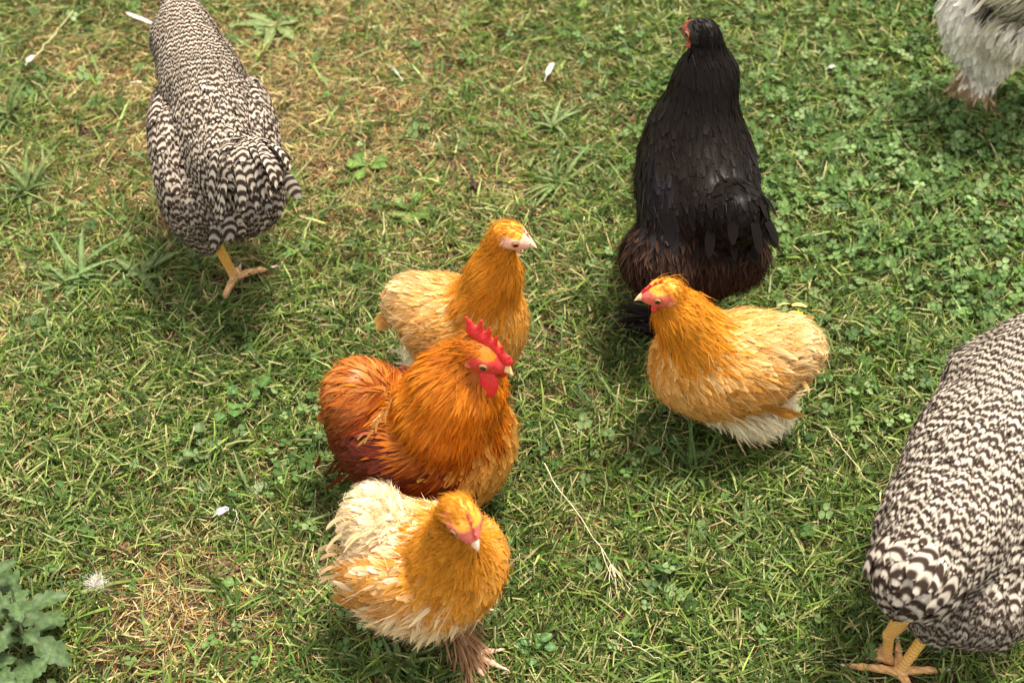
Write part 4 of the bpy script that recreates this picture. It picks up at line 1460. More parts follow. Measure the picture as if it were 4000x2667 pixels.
            {'t': 'E', 'tract': 'saddle', 'a': (-0.088, 0.0, 0.122), 'r': (0.05, 0.056, 0.052), 'flow': (-0.6, 0, -0.9), 'pitch': 0, 'yaw': 0, 's': 0.0},
            {'t': 'C', 'tract': 'neck', 'a': (0.03, -0.002, 0.208), 'b': (0.048, 0.0, 0.262), 'r': (0.066, 0.046), 'flow': (-0.15, 0, -1), 's': 0.0},
            {'t': 'C', 'tract': 'neck', 'a': (0.045, 0.0, 0.262), 'b': (0.0574, 0.0009, 0.3187), 'r': (0.054, 0.0207), 'flow': (-0.5, 0, -0.85), 's': 0.0},
            {'t': 'E', 'tract': 'neck', 'a': (0.0703, 0.0001, 0.33), 'r': (0.0252, 0.0192, 0.0213), 'flow': (-0.953, 0.067, -0.246), 'pitch': -16, 'yaw': -4, 's': -0.03}],
  'head': {'c': (0.071, 0.0, 0.3292),
           's': 0.0185,
           'pitch': -16,
           'yaw': -4,
           'face': (0.5, 0.035, 0.03),
           'ring': (0.45, 0.04, 0.035),
           'lobe': (0.6, 0.2, 0.12),
           'red': (0.6, 0.018, 0.022),
           'comb': [((1.95, 0.45), (-0.2, 1.3), 0.38, 0.5), ((-0.1, 1.25), (-1.0, 1.5), 0.5, 0.42), ((-0.85, 1.5), (-1.6, 2.3), 0.42, 0.13), ((-0.45, 1.5), (-0.65, 2.75), 0.34, 0.09),
                    ((0.1, 1.4), (0.05, 2.5), 0.32, 0.09), ((0.7, 1.15), (0.66, 2.1), 0.3, 0.09), ((1.25, 0.9), (1.28, 1.55), 0.26, 0.07), ((1.8, 0.5), (1.95, 0.95), 0.2, 0.08)],
           'comb_t': 0.55,
           'comb_tilt': 0.05,
           'wattle': [((1.1, -0.75), (1.3, -1.5), 0.4, 0.8), ((1.3, -1.5), (1.35, -2.0), 0.8, 0.85), ((0.2, -0.9), (0.0, -1.5), 0.25, 0.32)],
           'beak': (0.66, 0.42, 0.18),
           'crown': 1.2},
  'legs': [{'ankle': (0.03, -0.035, 0.008), 'hock': (0.02, -0.035, 0.06), 'dir': 0, 'toe': 0.04, 'r': 0.006, 'col': (0.5, 0.3, 0.12), 'foot_col': (0.45, 0.2, 0.12)},
           {'ankle': (-0.01, 0.035, 0.008), 'hock': (-0.01, 0.035, 0.06), 'dir': 0, 'toe': 0.04, 'r': 0.006, 'col': (0.5, 0.3, 0.12), 'foot_col': (0.45, 0.2, 0.12)}],
  'quills': [{'tract': 'saddle',
              'n': 16,
              'base': (-0.1, 0, 0.155),
              'dir': (-1, 0, -0.1),
              'spread': (0.15, 0.35, -0.2),
              'bspread': (0, 0.03, -0.02),
              'bj': 0.01,
              'nor': (0, 0, 1),
              'nspread': (0, 0.8, 0),
              'L': 0.026,
              'W': 0.014,
              'col': (0.24, 0.05, 0.005),
              'tip': (0.32, 0.09, 0.012),
              'curl': (0, 0, -0.6),
              'jit': 0.12},
             {'tract': 'saddle',
              'n': 50,
              'base': (-0.06, -0.056, 0.13),
              'dir': (-0.3, -0.02, -1),
              'spread': (0.3, 0, 0.1),
              'bspread': (0.05, 0.01, 0.02),
              'bj': 0.012,
              'nor': (0, -1, 0.3),
              'L': 0.042,
              'W': 0.0045,
              'kind': 'hackle',
              'col': (0.14, 0.014, 0.002),
              'tip': (0.05, 0.005, 0.001),
              'curl': (-0.05, 0.12, -0.1),
              'jit': 0.14},
             {'tract': 'neck',
              'n': 14,
              'base': (-0.045, -0.045, 0.21),
              'dir': (-0.5, -0.1, -0.9),
              'spread': (0.2, 0, 0.1),
              'bspread': (0.02, 0.02, 0.02),
              'bj': 0.008,
              'nor': (0, -1, 0.4),
              'L': 0.06,
              'W': 0.0028,
              'kind': 'hackle',
              'col': (0.7, 0.38, 0.1),
              'tip': (0.72, 0.42, 0.14),
              'curl': (0.25, 0.1, 0),
              'jit': 0.12}]},
 {'name': 'hen',
  'label': 'buff bantam hen nearest the camera with creamy fluffed tail and bowed head',
  'cat': 'hen',
  'group': 'small buff hens',
  'psi': -26,
  'loc': (-0.1073, 0.9559, 0.0),
  'mat': M_SOFT,
  'vox': 0.0045,
  'edge': 0.014,
  'tracts': {'neck': {'col': (0.58, 0.215, 0.014),
                      'tip': (0.7, 0.32, 0.04),
                      'dens': 170000,
                      'L': 0.023,
                      'W': 0.0034,
                      'kind': 'hackle',
                      'S': 4,
                      'lift': 0.04,
                      'liftv': 0.03,
                      'var': 0.12,
                      'clump': 0.2,
                      'hair': 0.7,
                      'hlift': 0.14,
                      'wander': 0.12},
             'back': {'col': (0.76, 0.6, 0.38),
                      'tip': (0.874, 0.69, 0.437),
                      'dens': 90000,
                      'L': 0.02,
                      'W': 0.008,
                      'lift': 0.055,
                      'liftv': 0.035,
                      'var': 0.1,
                      'clump': 0.22,
                      'mix': (0.8, 0.67, 0.46),
                      'mixp': 0.25,
                      'hair': 2.2,
                      'hlift': 0.2,
                      'wander': 0.2},
             'wing': {'col': (0.52, 0.24, 0.05),
                      'tip': (0.624, 0.288, 0.06),
                      'dens': 60000,
                      'L': 0.028,
                      'W': 0.01,
                      'lift': 0.045,
                      'liftv': 0.03,
                      'var': 0.12,
                      'clump': 0.18,
                      'mix': (0.8, 0.67, 0.46),
                      'mixp': 0.1,
                      'hair': 1.2,
                      'hlift': 0.12,
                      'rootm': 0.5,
                      'wander': 0.16},
             'breast': {'col': (0.56, 0.24, 0.03),
                        'tip': (0.7, 0.3, 0.0375),
                        'dens': 85000,
                        'L': 0.02,
                        'W': 0.0085,
                        'lift': 0.05,
                        'liftv': 0.04,
                        'var': 0.1,
                        'clump': 0.15,
                        'mix': (0.72, 0.44, 0.16),
                        'mixp': 0.18,
                        'hair': 1.4,
                        'hlift': 0.12,
                        'wander': 0.15},
             'fluff': {'col': (0.74, 0.56, 0.33),
                       'tip': (0.814, 0.616, 0.363),
                       'dens': 60000,
                       'L': 0.032,
                       'W': 0.006,
                       'kind': 'hackle',
                       'lift': 0.2,
                       'liftv': 0.12,
                       'var': 0.1,
                       'clump': 0.15,
                       'hair': 4.5,
                       'hairL': 0.036,
                       'hlift': 0.34,
                       'wander': 0.28,
                       'droop': 0.1},
             'tail': {'col': (0.66, 0.43, 0.19),
                      'tip': (0.8, 0.67, 0.46),
                      'dens': 75000,
                      'L': 0.024,
                      'W': 0.008,
                      'lift': 0.1,
                      'liftv': 0.08,
                      'var': 0.12,
                      'clump': 0.25,
                      'mix': (0.8, 0.67, 0.46),
                      'mixp': 0.3,
                      'hair': 3.0,
                      'hlift': 0.24,
                      'wander': 0.28},
             'foot': {'col': (0.22, 0.1, 0.045), 'tip': (0.36, 0.2, 0.1), 'dens': 100, 'L': 0.03, 'W': 0.004, 'kind': 'hackle'}},
  'prims': [{'t': 'E', 'tract': 'back', 'a': (-0.0152, 0.0047, 0.152), 'r': (0.0551, 0.0456, 0.0399), 'flow': (-1, 0, -0.1), 'pitch': 0, 'yaw': 0, 's': 0.0},
            {'t': 'E', 'tract': 'wing', 'a': (-0.0047, 0.038, 0.1349), 'r': (0.0646, 0.0323, 0.0437), 'flow': (-0.85, 0, -0.5), 'pitch': -4, 'yaw': 0, 's': 0.0},
            {'t': 'E', 'tract': 'wing', 'a': (-0.0171, -0.0532, 0.1349), 'r': (0.0722, 0.0266, 0.0456), 'flow': (-0.85, 0, -0.5), 'pitch': -4, 'yaw': 0, 's': 0.0},
            {'t': 'E', 'tract': 'breast', 'a': (0.0494, 0.0038, 0.1501), 'r': (0.0494, 0.0665, 0.057), 'flow': (-0.2, 0, -1), 'pitch': 0, 'yaw': 0, 's': 0.0},
            {'t': 'E', 'tract': 'breast', 'a': (0.0266, 0.0, 0.1254), 'r': (0.0418, 0.0494, 0.0361), 'flow': (-0.5, 0, -0.85), 'pitch': 0, 'yaw': 0, 's': 0.0},
            {'t': 'E', 'tract': 'fluff', 'a': (-0.0427, -0.0095, 0.0817), 'r': (0.0456, 0.0475, 0.038), 'flow': (-0.6, 0, -0.75), 'pitch': 0, 'yaw': 0, 's': 0.0},
            {'t': 'E', 'tract': 'fluff', 'a': (-0.0178, -0.0247, 0.086), 'r': (0.0399, 0.0323, 0.0304), 'flow': (-0.75, -0.3, -0.6), 'pitch': 0, 'yaw': 0, 's': 0.0},
            {'t': 'E', 'tract': 'fluff', 'a': (0.0328, -0.0333, 0.1284), 'r': (0.0285, 0.0266, 0.0285), 'flow': (-0.2, -0.2, -1), 'pitch': 0, 'yaw': 0, 's': 0.0},
            {'t': 'E', 'tract': 'fluff', 'a': (0.0209, -0.0285, 0.0855), 'r': (0.0247, 0.0228, 0.0285), 'flow': (-0.2, 0, -1), 'pitch': 0, 'yaw': 0, 's': 0.0},
            {'t': 'E', 'tract': 'fluff', 'a': (0.0209, 0.0266, 0.0855), 'r': (0.0247, 0.0228, 0.0285), 'flow': (-0.2, 0, -1), 'pitch': 0, 'yaw': 0, 's': 0.0},
            {'t': 'E', 'tract': 'tail', 'a': (-0.0687, -0.0, 0.188), 'r': (0.0304, 0.0399, 0.038), 'flow': (-0.9, 0, -0.25), 'pitch': 15, 'yaw': 0, 's': 0.0},
            {'t': 'C', 'tract': 'neck', 'a': (0.0361, -0.0019, 0.1757), 'b': (0.0437, -0.0114, 0.1947), 'r': (0.0551, 0.0418), 'flow': (-0.25, 0, -1), 's': 0.0},
            {'t': 'C', 'tract': 'neck', 'a': (0.0456, -0.0133, 0.1995), 'b': (0.07, -0.0393, 0.3408), 'r': (0.0342, 0.0168), 'flow': (-0.5, 0, -0.85), 's': 0.0},
            {'t': 'E', 'tract': 'neck', 'a': (0.0812, -0.0458, 0.3475), 'r': (0.0215, 0.0164, 0.0182), 'flow': (-0.854, 0.493, -0.008), 'pitch': -30, 'yaw': -30, 's': -0.03}],
  'head': {'c': (0.0816, -0.046, 0.3467),
           's': 0.0158,
           'pitch': -30,
           'yaw': -30,
           'face': (0.6, 0.14, 0.1),
           'ring': (0.5, 0.1, 0.08),
           'lobe': (0.66, 0.3, 0.2),
           'red': (0.62, 0.1, 0.09),
           'comb': [((1.9, 0.35), (0.3, 1.2), 0.15, 0.2), ((1.65, 0.5), (1.72, 0.95), 0.14, 0.05), ((1.25, 0.75), (1.2, 1.4), 0.15, 0.05), ((0.8, 0.95), (0.7, 1.62), 0.15, 0.05), ((0.35, 1.15), (0.1, 1.65), 0.15, 0.06)],
           'wattle': [((1.05, -0.7), (1.1, -0.95), 0.18, 0.22)],
           'beak': (0.74, 0.55, 0.42),
           'crown': 1.15},
  'legs': [{'ankle': (0.0735, -0.0247, 0.01),
            'hock': (0.0529, -0.0156, 0.055),
            'knee': (0.035, -0.028, 0.085),
            'rk': 0.014,
            'dir': 5,
            'toe': 0.042,
            'r': 0.0055,
            'col': (0.42, 0.24, 0.13),
            'foot_col': (0.55, 0.34, 0.24),
            'claw': (0.6, 0.45, 0.35)},
           {'ankle': (0.03, 0.035, 0.008), 'hock': (0.02, 0.035, 0.05), 'dir': 20, 'toe': 0.038, 'r': 0.005, 'col': (0.42, 0.24, 0.13), 'foot_col': (0.5, 0.3, 0.2)}],
  'quills': [{'tract': 'tail',
              'n': 110,
              'base': (-0.0649, 0.0, 0.207),
              'dir': (-0.9, -0.1, 0.1),
              'spread': (0.1, 0.7, -0.3),
              'bspread': (0.008, 0.03, -0.008),
              'bj': 0.008,
              'nor': (0, 0, 1),
              'nspread': (0, 1, 0),
              'L': 0.024,
              'W': 0.0042,
              'col': (0.68, 0.46, 0.21),
              'tip': (0.78, 0.62, 0.4),
              'curl': (0, 0, -0.95),
              'jit': 0.3,
              'rollv': 0.5},
             {'tract': 'tail',
              'n': 120,
              'base': (-0.038, -0.0437, 0.1568),
              'dir': (-0.8, -0.2, -0.3),
              'spread': (0.2, 0, -0.25),
              'bspread': (0.045, 0, 0.015),
              'bj': 0.012,
              'nor': (0, -1, 0.4),
              'L': 0.034,
              'W': 0.0042,
              'col': (0.64, 0.41, 0.18),
              'tip': (0.74, 0.56, 0.34),
              'curl': (0, 0.15, -0.75),
              'rollv': 0.5,
              'jit': 0.22},
             {'tract': 'wing',
              'n': 14,
              'base': (-0.019, -0.0703, 0.1187),
              'dir': (-0.9, -0.05, -0.4),
              'spread': (0.2, 0, -0.25),
              'bspread': (0.035, 0, 0.02),
              'nor': (0, -1, 0.2),
              'L': 0.045,
              'W': 0.012,
              'col': (0.46, 0.18, 0.03),
              'tip': (0.54, 0.26, 0.07),
              'curl': (0, 0.14, 0.05),
              'jit': 0.08},
             {'tract': 'foot',
              'n': 130,
              'base': (0.06, -0.0192, 0.0309),
              'dir': (0.5, -0.5, -0.55),
              'spread': (0.45, 0.35, -0.1),
              'bspread': (-0.012, 0.004, 0.022),
              'bj': 0.007,
              'nor': (0.5, -0.5, 0.6),
              'L': 0.046,
              'W': 0.003,
              'kind': 'hackle',
              'col': (0.24, 0.11, 0.05),
              'tip': (0.42, 0.25, 0.13),
              'curl': (0.15, -0.1, -0.1),
              'jit': 0.22}]},
 {'name': 'hen',
  'label': 'large black hen seen from behind with brownish fluff, its head turned left',
  'cat': 'hen',
  'psi': 95,
  'loc': (0.2876, 1.5393, 0.0),
  'mat': M_BLACK,
  'vox': 0.006,
  'edge': 0.01,
  'tracts': {'neck': {'col': (0.0054, 0.0036, 0.0032),
                      'tip': (0.0072, 0.005, 0.0043),
                      'dens': 110000,
                      'L': 0.032,
                      'W': 0.0065,
                      'kind': 'feather',
                      'S': 4,
                      'lift': 0.02,
                      'liftv': 0.02,
                      'var': 0.15,
                      'hair': 0.15,
                      'hlift': 0.07,
                      'wander': 0.06},
             'back': {'col': (0.0072, 0.0049, 0.0042),
                      'tip': (0.0108, 0.0072, 0.0058),
                      'dens': 90000,
                      'L': 0.032,
                      'W': 0.011,
                      'lift': 0.03,
                      'liftv': 0.02,
                      'var': 0.25,
                      'clump': 0.2,
                      'hair': 0.3,
                      'hlift': 0.08,
                      'wander': 0.08},
             'wing': {'col': (0.0065, 0.005, 0.0058), 'tip': (0.0122, 0.0108, 0.013), 'dens': 50000, 'L': 0.045, 'W': 0.014, 'lift': 0.03, 'liftv': 0.02, 'var': 0.25, 'hair': 0.2, 'wander': 0.06},
             'tail': {'col': (0.0043, 0.0032, 0.0032), 'tip': (0.0072, 0.005, 0.0047), 'dens': 70000, 'L': 0.036, 'W': 0.012, 'lift': 0.05, 'liftv': 0.04, 'var': 0.2, 'hair': 0.3, 'wander': 0.1},
             'fluff': {'col': (0.022, 0.011, 0.007),
                       'tip': (0.05, 0.026, 0.017),
                       'dens': 60000,
                       'L': 0.026,
                       'W': 0.005,
                       'kind': 'hackle',
                       'lift': 0.2,
                       'liftv': 0.12,
                       'var': 0.28,
                       'clump': 0.35,
                       'hair': 2.4,
                       'hairL': 0.03,
                       'hlift': 0.36,
                       'wander': 0.3,
                       'mat': M_SOFT},
             'foot': {'col': (0.015, 0.009, 0.007), 'dens': 100, 'L': 0.03, 'W': 0.004, 'kind': 'hackle'}},
  'prims': [{'t': 'E', 'tract': 'back', 'a': (0.0, 0.02, 0.255), 'r': (0.112, 0.074, 0.07), 'flow': (-1, 0, -0.35), 'pitch': 28, 'yaw': 0, 's': 0.0},
            {'t': 'E', 'tract': 'wing', 'a': (-0.015, 0.078, 0.232), 'r': (0.085, 0.028, 0.058), 'flow': (-0.9, 0, -0.55), 'pitch': 24, 'yaw': 0, 's': 0.0},
            {'t': 'E', 'tract': 'wing', 'a': (-0.015, -0.03, 0.232), 'r': (0.085, 0.026, 0.058), 'flow': (-0.9, 0, -0.55), 'pitch': 24, 'yaw': 0, 's': 0.0},
            {'t': 'E', 'tract': 'back', 'a': (0.035, 0.05, 0.285), 'r': (0.055, 0.036, 0.05), 'flow': (-0.8, 0.1, -0.6), 'pitch': 0, 'yaw': 0, 's': 0.0},
            {'t': 'E', 'tract': 'tail', 'a': (-0.095, -0.008, 0.255), 'r': (0.04, 0.046, 0.055), 'flow': (-0.85, 0, -0.35), 'pitch': 30, 'yaw': 0, 's': 0.0},
            {'t': 'E', 'tract': 'fluff', 'a': (-0.066, 0.032, 0.166), 'r': (0.08, 0.084, 0.05), 'flow': (-0.55, 0, -0.85), 'pitch': 0, 'yaw': 0, 's': 0.0},
            {'t': 'E', 'tract': 'fluff', 'a': (-0.088, 0.09, 0.172), 'r': (0.046, 0.046, 0.044), 'flow': (-0.6, 0.2, -0.8), 'pitch': 0, 'yaw': 0, 's': 0.0},
            {'t': 'E', 'tract': 'fluff', 'a': (-0.088, -0.024, 0.172), 'r': (0.042, 0.042, 0.042), 'flow': (-0.6, -0.2, -0.8), 'pitch': 0, 'yaw': 0, 's': 0.0},
            {'t': 'E', 'tract': 'fluff', 'a': (0.05, 0.02, 0.18), 'r': (0.085, 0.07, 0.085), 'flow': (-0.3, 0, -1), 'pitch': 0, 'yaw': 0, 's': 0.0},
            {'t': 'C', 'tract': 'neck', 'a': (0.044, 0.02, 0.312), 'b': (0.068, 0.01, 0.375), 'r': (0.056, 0.038), 'flow': (-0.45, 0, -0.9), 's': 0.0},
            {'t': 'C', 'tract': 'neck', 'a': (0.068, 0.01, 0.375), 'b': (0.0758, 0.0106, 0.4214), 'r': (0.038, 0.0185), 'flow': (-0.5, -0.1, -0.85), 's': 0.0},
            {'t': 'E', 'tract': 'neck', 'a': (0.0835, 0.0175, 0.4326), 'r': (0.0224, 0.0172, 0.019), 'flow': (-0.687, -0.618, -0.345), 'pitch': -10, 'yaw': 42, 's': -0.03}],
  'head': {'c': (0.084, 0.018, 0.432),
           's': 0.0165,
           'pitch': -10,
           'yaw': 42,
           'face0': 0.75,
           'face': (0.2, 0.035, 0.026),
           'ring': (0.3, 0.05, 0.04),
           'lobe': (0.3, 0.06, 0.05),
           'red': (0.42, 0.07, 0.05),
           'comb': [((1.8, 0.4), (1.0, 0.85), 0.12, 0.14)],
           'wattle': [((1.05, -0.75), (1.1, -1.2), 0.22, 0.3)],
           'beak': (0.05, 0.035, 0.03),
           'crown': 1.3},
  'legs': [{'ankle': (-0.0783, 0.0795, 0.01),
            'hock': (-0.0744, 0.0883, 0.085),
            'knee': (-0.03, 0.07, 0.12),
            'rk': 0.02,
            'dir': 40,
            'toe': 0.055,
            'r': 0.007,
            'col': (0.0144, 0.0101, 0.0086),
            'foot_col': (0.0144, 0.0101, 0.0086),
            'claw': (0.08, 0.06, 0.05)},
           {'ankle': (0.02, -0.04, 0.008),
            'hock': (0.0, -0.04, 0.085),
            'knee': (-0.01, -0.035, 0.12),
            'rk': 0.02,
            'dir': 0,
            'toe': 0.055,
            'r': 0.007,
            'col': (0.0144, 0.0101, 0.0086),
            'foot_col': (0.0144, 0.0101, 0.0086),
            'claw': (0.08, 0.06, 0.05)}],
  'quills': [{'tract': 'tail',
              'n': 12,
              'base': (-0.098, -0.01, 0.275),
              'dir': (-0.75, 0, -0.15),
              'spread': (0.1, 0.32, -0.3),
              'bspread': (0, 0.035, -0.01),
              'bj': 0.012,
              'nor': (-0.4, 0, 1),
              'nspread': (0, 0.9, 0),
              'L': 0.044,
              'W': 0.014,
              'col': (0.0043, 0.0032, 0.0032),
              'tip': (0.0079, 0.0058, 0.0054),
              'curl': (0, 0, -0.6),
              'jit': 0.12,
              'var': 0.3},
             {'tract': 'tail',
              'n': 10,
              'base': (-0.105, -0.008, 0.235),
              'dir': (-0.65, 0, -0.5),
              'spread': (0.1, 0.3, -0.2),
              'bspread': (0, 0.032, -0.02),
              'bj': 0.012,
              'nor': (-1, 0, 0.5),
              'L': 0.044,
              'W': 0.014,
              'col': (0.0043, 0.0032, 0.0032),
              'tip': (0.0086, 0.0065, 0.0058),
              'curl': (0.15, 0, -0.3),
              'jit': 0.12,
              'var': 0.3},
             {'tract': 'wing',
              'n': 9,
              'base': (-0.055, 0.1, 0.215),
              'dir': (-0.75, -0.15, -0.65),
              'spread': (0.1, 0.0, -0.15),
              'bspread': (0.03, 0.0, 0.02),
              'nor': (-0.1, 1, 0.6),
              'L': 0.045,
              'W': 0.013,
              'col': (0.0144, 0.013, 0.0144),
              'tip': (0.0245, 0.023, 0.0259),
              'curl': (0, -0.1, 0),
              'jit': 0.05,
              'var': 0.25},
             {'tract': 'foot',
              'n': 60,
              'base': (-0.0715, 0.0811, 0.02),
              'dir': (0.2, 0.9, -0.15),
              'spread': (0.6, 0.2, 0.05),
              'bspread': (0.0, 0.0, 0.02),
              'bj': 0.008,
              'nor': (-0.3, 0.3, 0.9),
              'L': 0.055,
              'W': 0.005,
              'kind': 'hackle',
              'col': (0.0101, 0.0065, 0.0058),
              'tip': (0.018, 0.0115, 0.0094),
              'curl': (0, 0, -0.1),
              'jit': 0.25}]},
 {'name': 'hen',
  'label': 'black and white barred hen walking away at the upper left on one yellow leg',
  'cat': 'hen',
  'group': 'barred hens',
  'psi': 103,
  'loc': (-0.4686, 1.6362, 0.0),
  'mat': M_BAR,
  'vox': 0.006,
  'edge': 0.006,
  'k': 0.0045,
  'tracts': {'neck': {'col': (0.44, 0.37, 0.3),
                      'dens': 80000,
                      'L': 0.034,
                      'W': 0.0068,
                      'kind': 'hackle',
                      'S': 6,
                      'lift': 0.04,
                      'liftv': 0.03,
                      'var': 0.12,
                      'bar': 0.0075,
                      'barj': 0.1,
                      'hair': 0.2,
                      'hlift': 0.08,
                      'wander': 0.07},
             'back': {'col': (0.44, 0.37, 0.3), 'dens': 62000, 'L': 0.03, 'W': 0.011, 'S': 6, 'lift': 0.05, 'liftv': 0.04, 'var': 0.12, 'bar': 0.0115, 'barj': 0.2, 'hair': 0.2, 'hlift': 0.08, 'wander': 0.09},
             'wing': {'col': (0.44, 0.37, 0.3), 'dens': 40000, 'L': 0.042, 'W': 0.017, 'S': 8, 'lift': 0.04, 'liftv': 0.03, 'var': 0.12, 'bar': 0.0132, 'barj': 0.2, 'hair': 0.12, 'hlift': 0.07, 'wander': 0.08},
             'breast': {'col': (0.44, 0.37, 0.3), 'dens': 26000, 'L': 0.03, 'W': 0.015, 'S': 6, 'lift': 0.05, 'liftv': 0.04, 'var': 0.12, 'bar': 0.0115, 'barj': 0.12, 'hair': 0.2, 'hlift': 0.1},
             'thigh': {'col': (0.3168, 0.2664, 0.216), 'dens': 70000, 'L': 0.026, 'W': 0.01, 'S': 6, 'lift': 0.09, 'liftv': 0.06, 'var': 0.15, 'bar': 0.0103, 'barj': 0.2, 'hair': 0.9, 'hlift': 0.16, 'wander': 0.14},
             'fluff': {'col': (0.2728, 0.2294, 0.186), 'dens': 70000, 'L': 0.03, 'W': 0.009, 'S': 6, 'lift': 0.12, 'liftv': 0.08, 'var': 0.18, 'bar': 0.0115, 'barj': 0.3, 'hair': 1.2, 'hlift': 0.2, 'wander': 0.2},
             'tail': {'col': (0.44, 0.37, 0.3), 'dens': 40000, 'L': 0.05, 'W': 0.018, 'S': 9, 'lift': 0.12, 'liftv': 0.08, 'var': 0.12, 'bar': 0.012, 'barj': 0.16, 'hair': 0.3, 'hlift': 0.14, 'wander': 0.14}},
  'prims': [{'t': 'E', 'tract': 'back', 'a': (-0.005, -0.03, 0.262), 'r': (0.112, 0.06, 0.07), 'flow': (-1, 0, -0.3), 'pitch': 18, 'yaw': 0, 's': 0.0},
            {'t': 'E', 'tract': 'back', 'a': (-0.078, -0.04, 0.238), 'r': (0.055, 0.05, 0.068), 'flow': (-0.75, 0, -0.55), 'pitch': 15, 'yaw': 0, 's': 0.06},
            {'t': 'E', 'tract': 'wing', 'a': (-0.015, 0.04, 0.228), 'r': (0.1, 0.026, 0.06), 'flow': (-0.9, 0, -0.5), 'pitch': 20, 'yaw': 0, 's': 0.01},
            {'t': 'E', 'tract': 'wing', 'a': (-0.015, -0.094, 0.228), 'r': (0.1, 0.024, 0.06), 'flow': (-0.9, 0, -0.5), 'pitch': 20, 'yaw': 0, 's': 0.01},
            {'t': 'E', 'tract': 'tail', 'a': (-0.1238, -0.0676, 0.27), 'r': (0.034, 0.05, 0.052), 'flow': (-0.8, 0, 0.2), 'pitch': 40, 'yaw': 0, 's': 0.11},
            {'t': 'E', 'tract': 'fluff', 'a': (-0.095, -0.048, 0.195), 'r': (0.056, 0.062, 0.055), 'flow': (-0.4, 0, -0.9), 'pitch': 0, 'yaw': 0, 's': 0.1},
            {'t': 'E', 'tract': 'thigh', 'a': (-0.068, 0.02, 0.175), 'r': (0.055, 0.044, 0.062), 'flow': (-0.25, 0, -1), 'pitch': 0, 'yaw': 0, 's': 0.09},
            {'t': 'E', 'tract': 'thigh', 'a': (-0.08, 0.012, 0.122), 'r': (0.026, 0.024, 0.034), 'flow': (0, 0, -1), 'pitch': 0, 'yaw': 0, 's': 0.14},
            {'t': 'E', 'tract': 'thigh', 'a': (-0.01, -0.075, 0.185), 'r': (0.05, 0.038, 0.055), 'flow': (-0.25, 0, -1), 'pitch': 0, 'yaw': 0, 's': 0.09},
            {'t': 'E', 'tract': 'breast', 'a': (0.05, -0.03, 0.215), 'r': (0.09, 0.075, 0.085), 'flow': (-0.4, 0, -0.9), 'pitch': 0, 'yaw': 0, 's': 0.0},
            {'t': 'C', 'tract': 'neck', 'a': (0.052, -0.022, 0.298), 'b': (0.115, -0.008, 0.33), 'r': (0.06, 0.046), 'flow': (-0.9, 0, -0.5), 's': -0.08},
            {'t': 'C', 'tract': 'neck', 'a': (0.115, -0.008, 0.33), 'b': (0.169, -0.0105, 0.3757), 'r': (0.046, 0.0202), 'flow': (-0.85, 0, -0.5), 's': -0.15},
            {'t': 'E', 'tract': 'neck', 'a': (0.1822, -0.0105, 0.3858), 'r': (0.0245, 0.0187, 0.0207), 'flow': (-0.97, 0.0, -0.179), 'pitch': -20, 'yaw': 0, 's': -0.18}],
  'head': {'c': (0.1829, -0.0105, 0.385),
           's': 0.018,
           'pitch': -20,
           'yaw': 0,
           'face': (0.5, 0.06, 0.05),
           'red': (0.55, 0.04, 0.03),
           'comb': [((1.9, 0.35), (0.3, 1.2), 0.15, 0.2), ((1.65, 0.5), (1.72, 0.95), 0.14, 0.05), ((1.25, 0.75), (1.2, 1.4), 0.15, 0.05), ((0.8, 0.95), (0.7, 1.62), 0.15, 0.05), ((0.35, 1.15), (0.1, 1.65), 0.15, 0.06)],
           'wattle': [((1.05, -0.75), (1.1, -1.2), 0.22, 0.3)],
           'beak': (0.5, 0.35, 0.12),
           'crown': 1.3},
  'legs': [{'ankle': (-0.0784, -0.0178, 0.012),
            'hock': (-0.0752, -0.0014, 0.085),
            'knee': (-0.0797, 0.0044, 0.12),
            'rk': 0.013,
            'dir': -5,
            'toe': 0.06,
            'r': 0.007,
            'toes': ((157, 0.85), (-73, 1.0), (-15, 0.42)),
            'col': (0.6, 0.32, 0.06),
            'foot_col': (0.6, 0.35, 0.2),
            'claw': (0.6, 0.45, 0.35)},
           {'ankle': (0.0449, -0.0465, 0.012),
            'hock': (-0.0055, -0.0415, 0.08),
            'knee': (-0.02, -0.08, 0.12),
            'rk': 0.013,
            'dir': -15,
            'toe': 0.04,
            'r': 0.0075,
            'col': (0.58, 0.33, 0.09),
            'foot_col': (0.58, 0.34, 0.2),
            'claw': (0.6, 0.45, 0.35)}],
  'quills': [{'tract': 'tail',
              'n': 26,
              'base': (-0.1418, -0.0702, 0.315),
              'dir': (-0.9, 0, 0.05),
              'spread': (0.1, 0.55, -0.5),
              'bspread': (0, 0.03, -0.01),
              'bj': 0.008,
              'nor': (-0.2, 0, 1),
              'nspread': (0, 0.9, 0),
              'L': 0.056,
              'W': 0.013,
              'col': (0.48, 0.42, 0.35),
              'curl': (0.1, 0, -0.95),
              'jit': 0.08,
              'bar': 0.0088},
             {'tract': 'tail',
              'n': 16,
              'base': (-0.125, -0.062, 0.24),
              'dir': (-0.75, 0, -0.2),
              'spread': (0.1, 0.5, -0.2),
              'bspread': (0, 0.03, -0.02),
              'bj': 0.01,
              'nor': (-1, 0, 0.7),
              'L': 0.055,
              'W': 0.017,
              'col': (0.35, 0.31, 0.27),
              'curl': (0.15, 0, -0.5),
              'jit': 0.12,
              'bar': 0.01}]},
 {'name': 'hen',
  'label': 'pale barred hen cropped by the right edge of the photo, its yellow foot stepping below',
  'cat': 'hen',
  'group': 'barred hens',
  'psi': 55,
  'loc': (0.5586, 0.9514, 0.0),
  'mat': M_BAR,
  'vox': 0.006,
  'edge': 0.006,
  'k': 0.0045,
  'tracts': {'neck': {'col': (0.5, 0.43, 0.36),
                      'dens': 80000,
                      'L': 0.034,
                      'W': 0.0068,
                      'kind': 'hackle',
                      'S': 6,
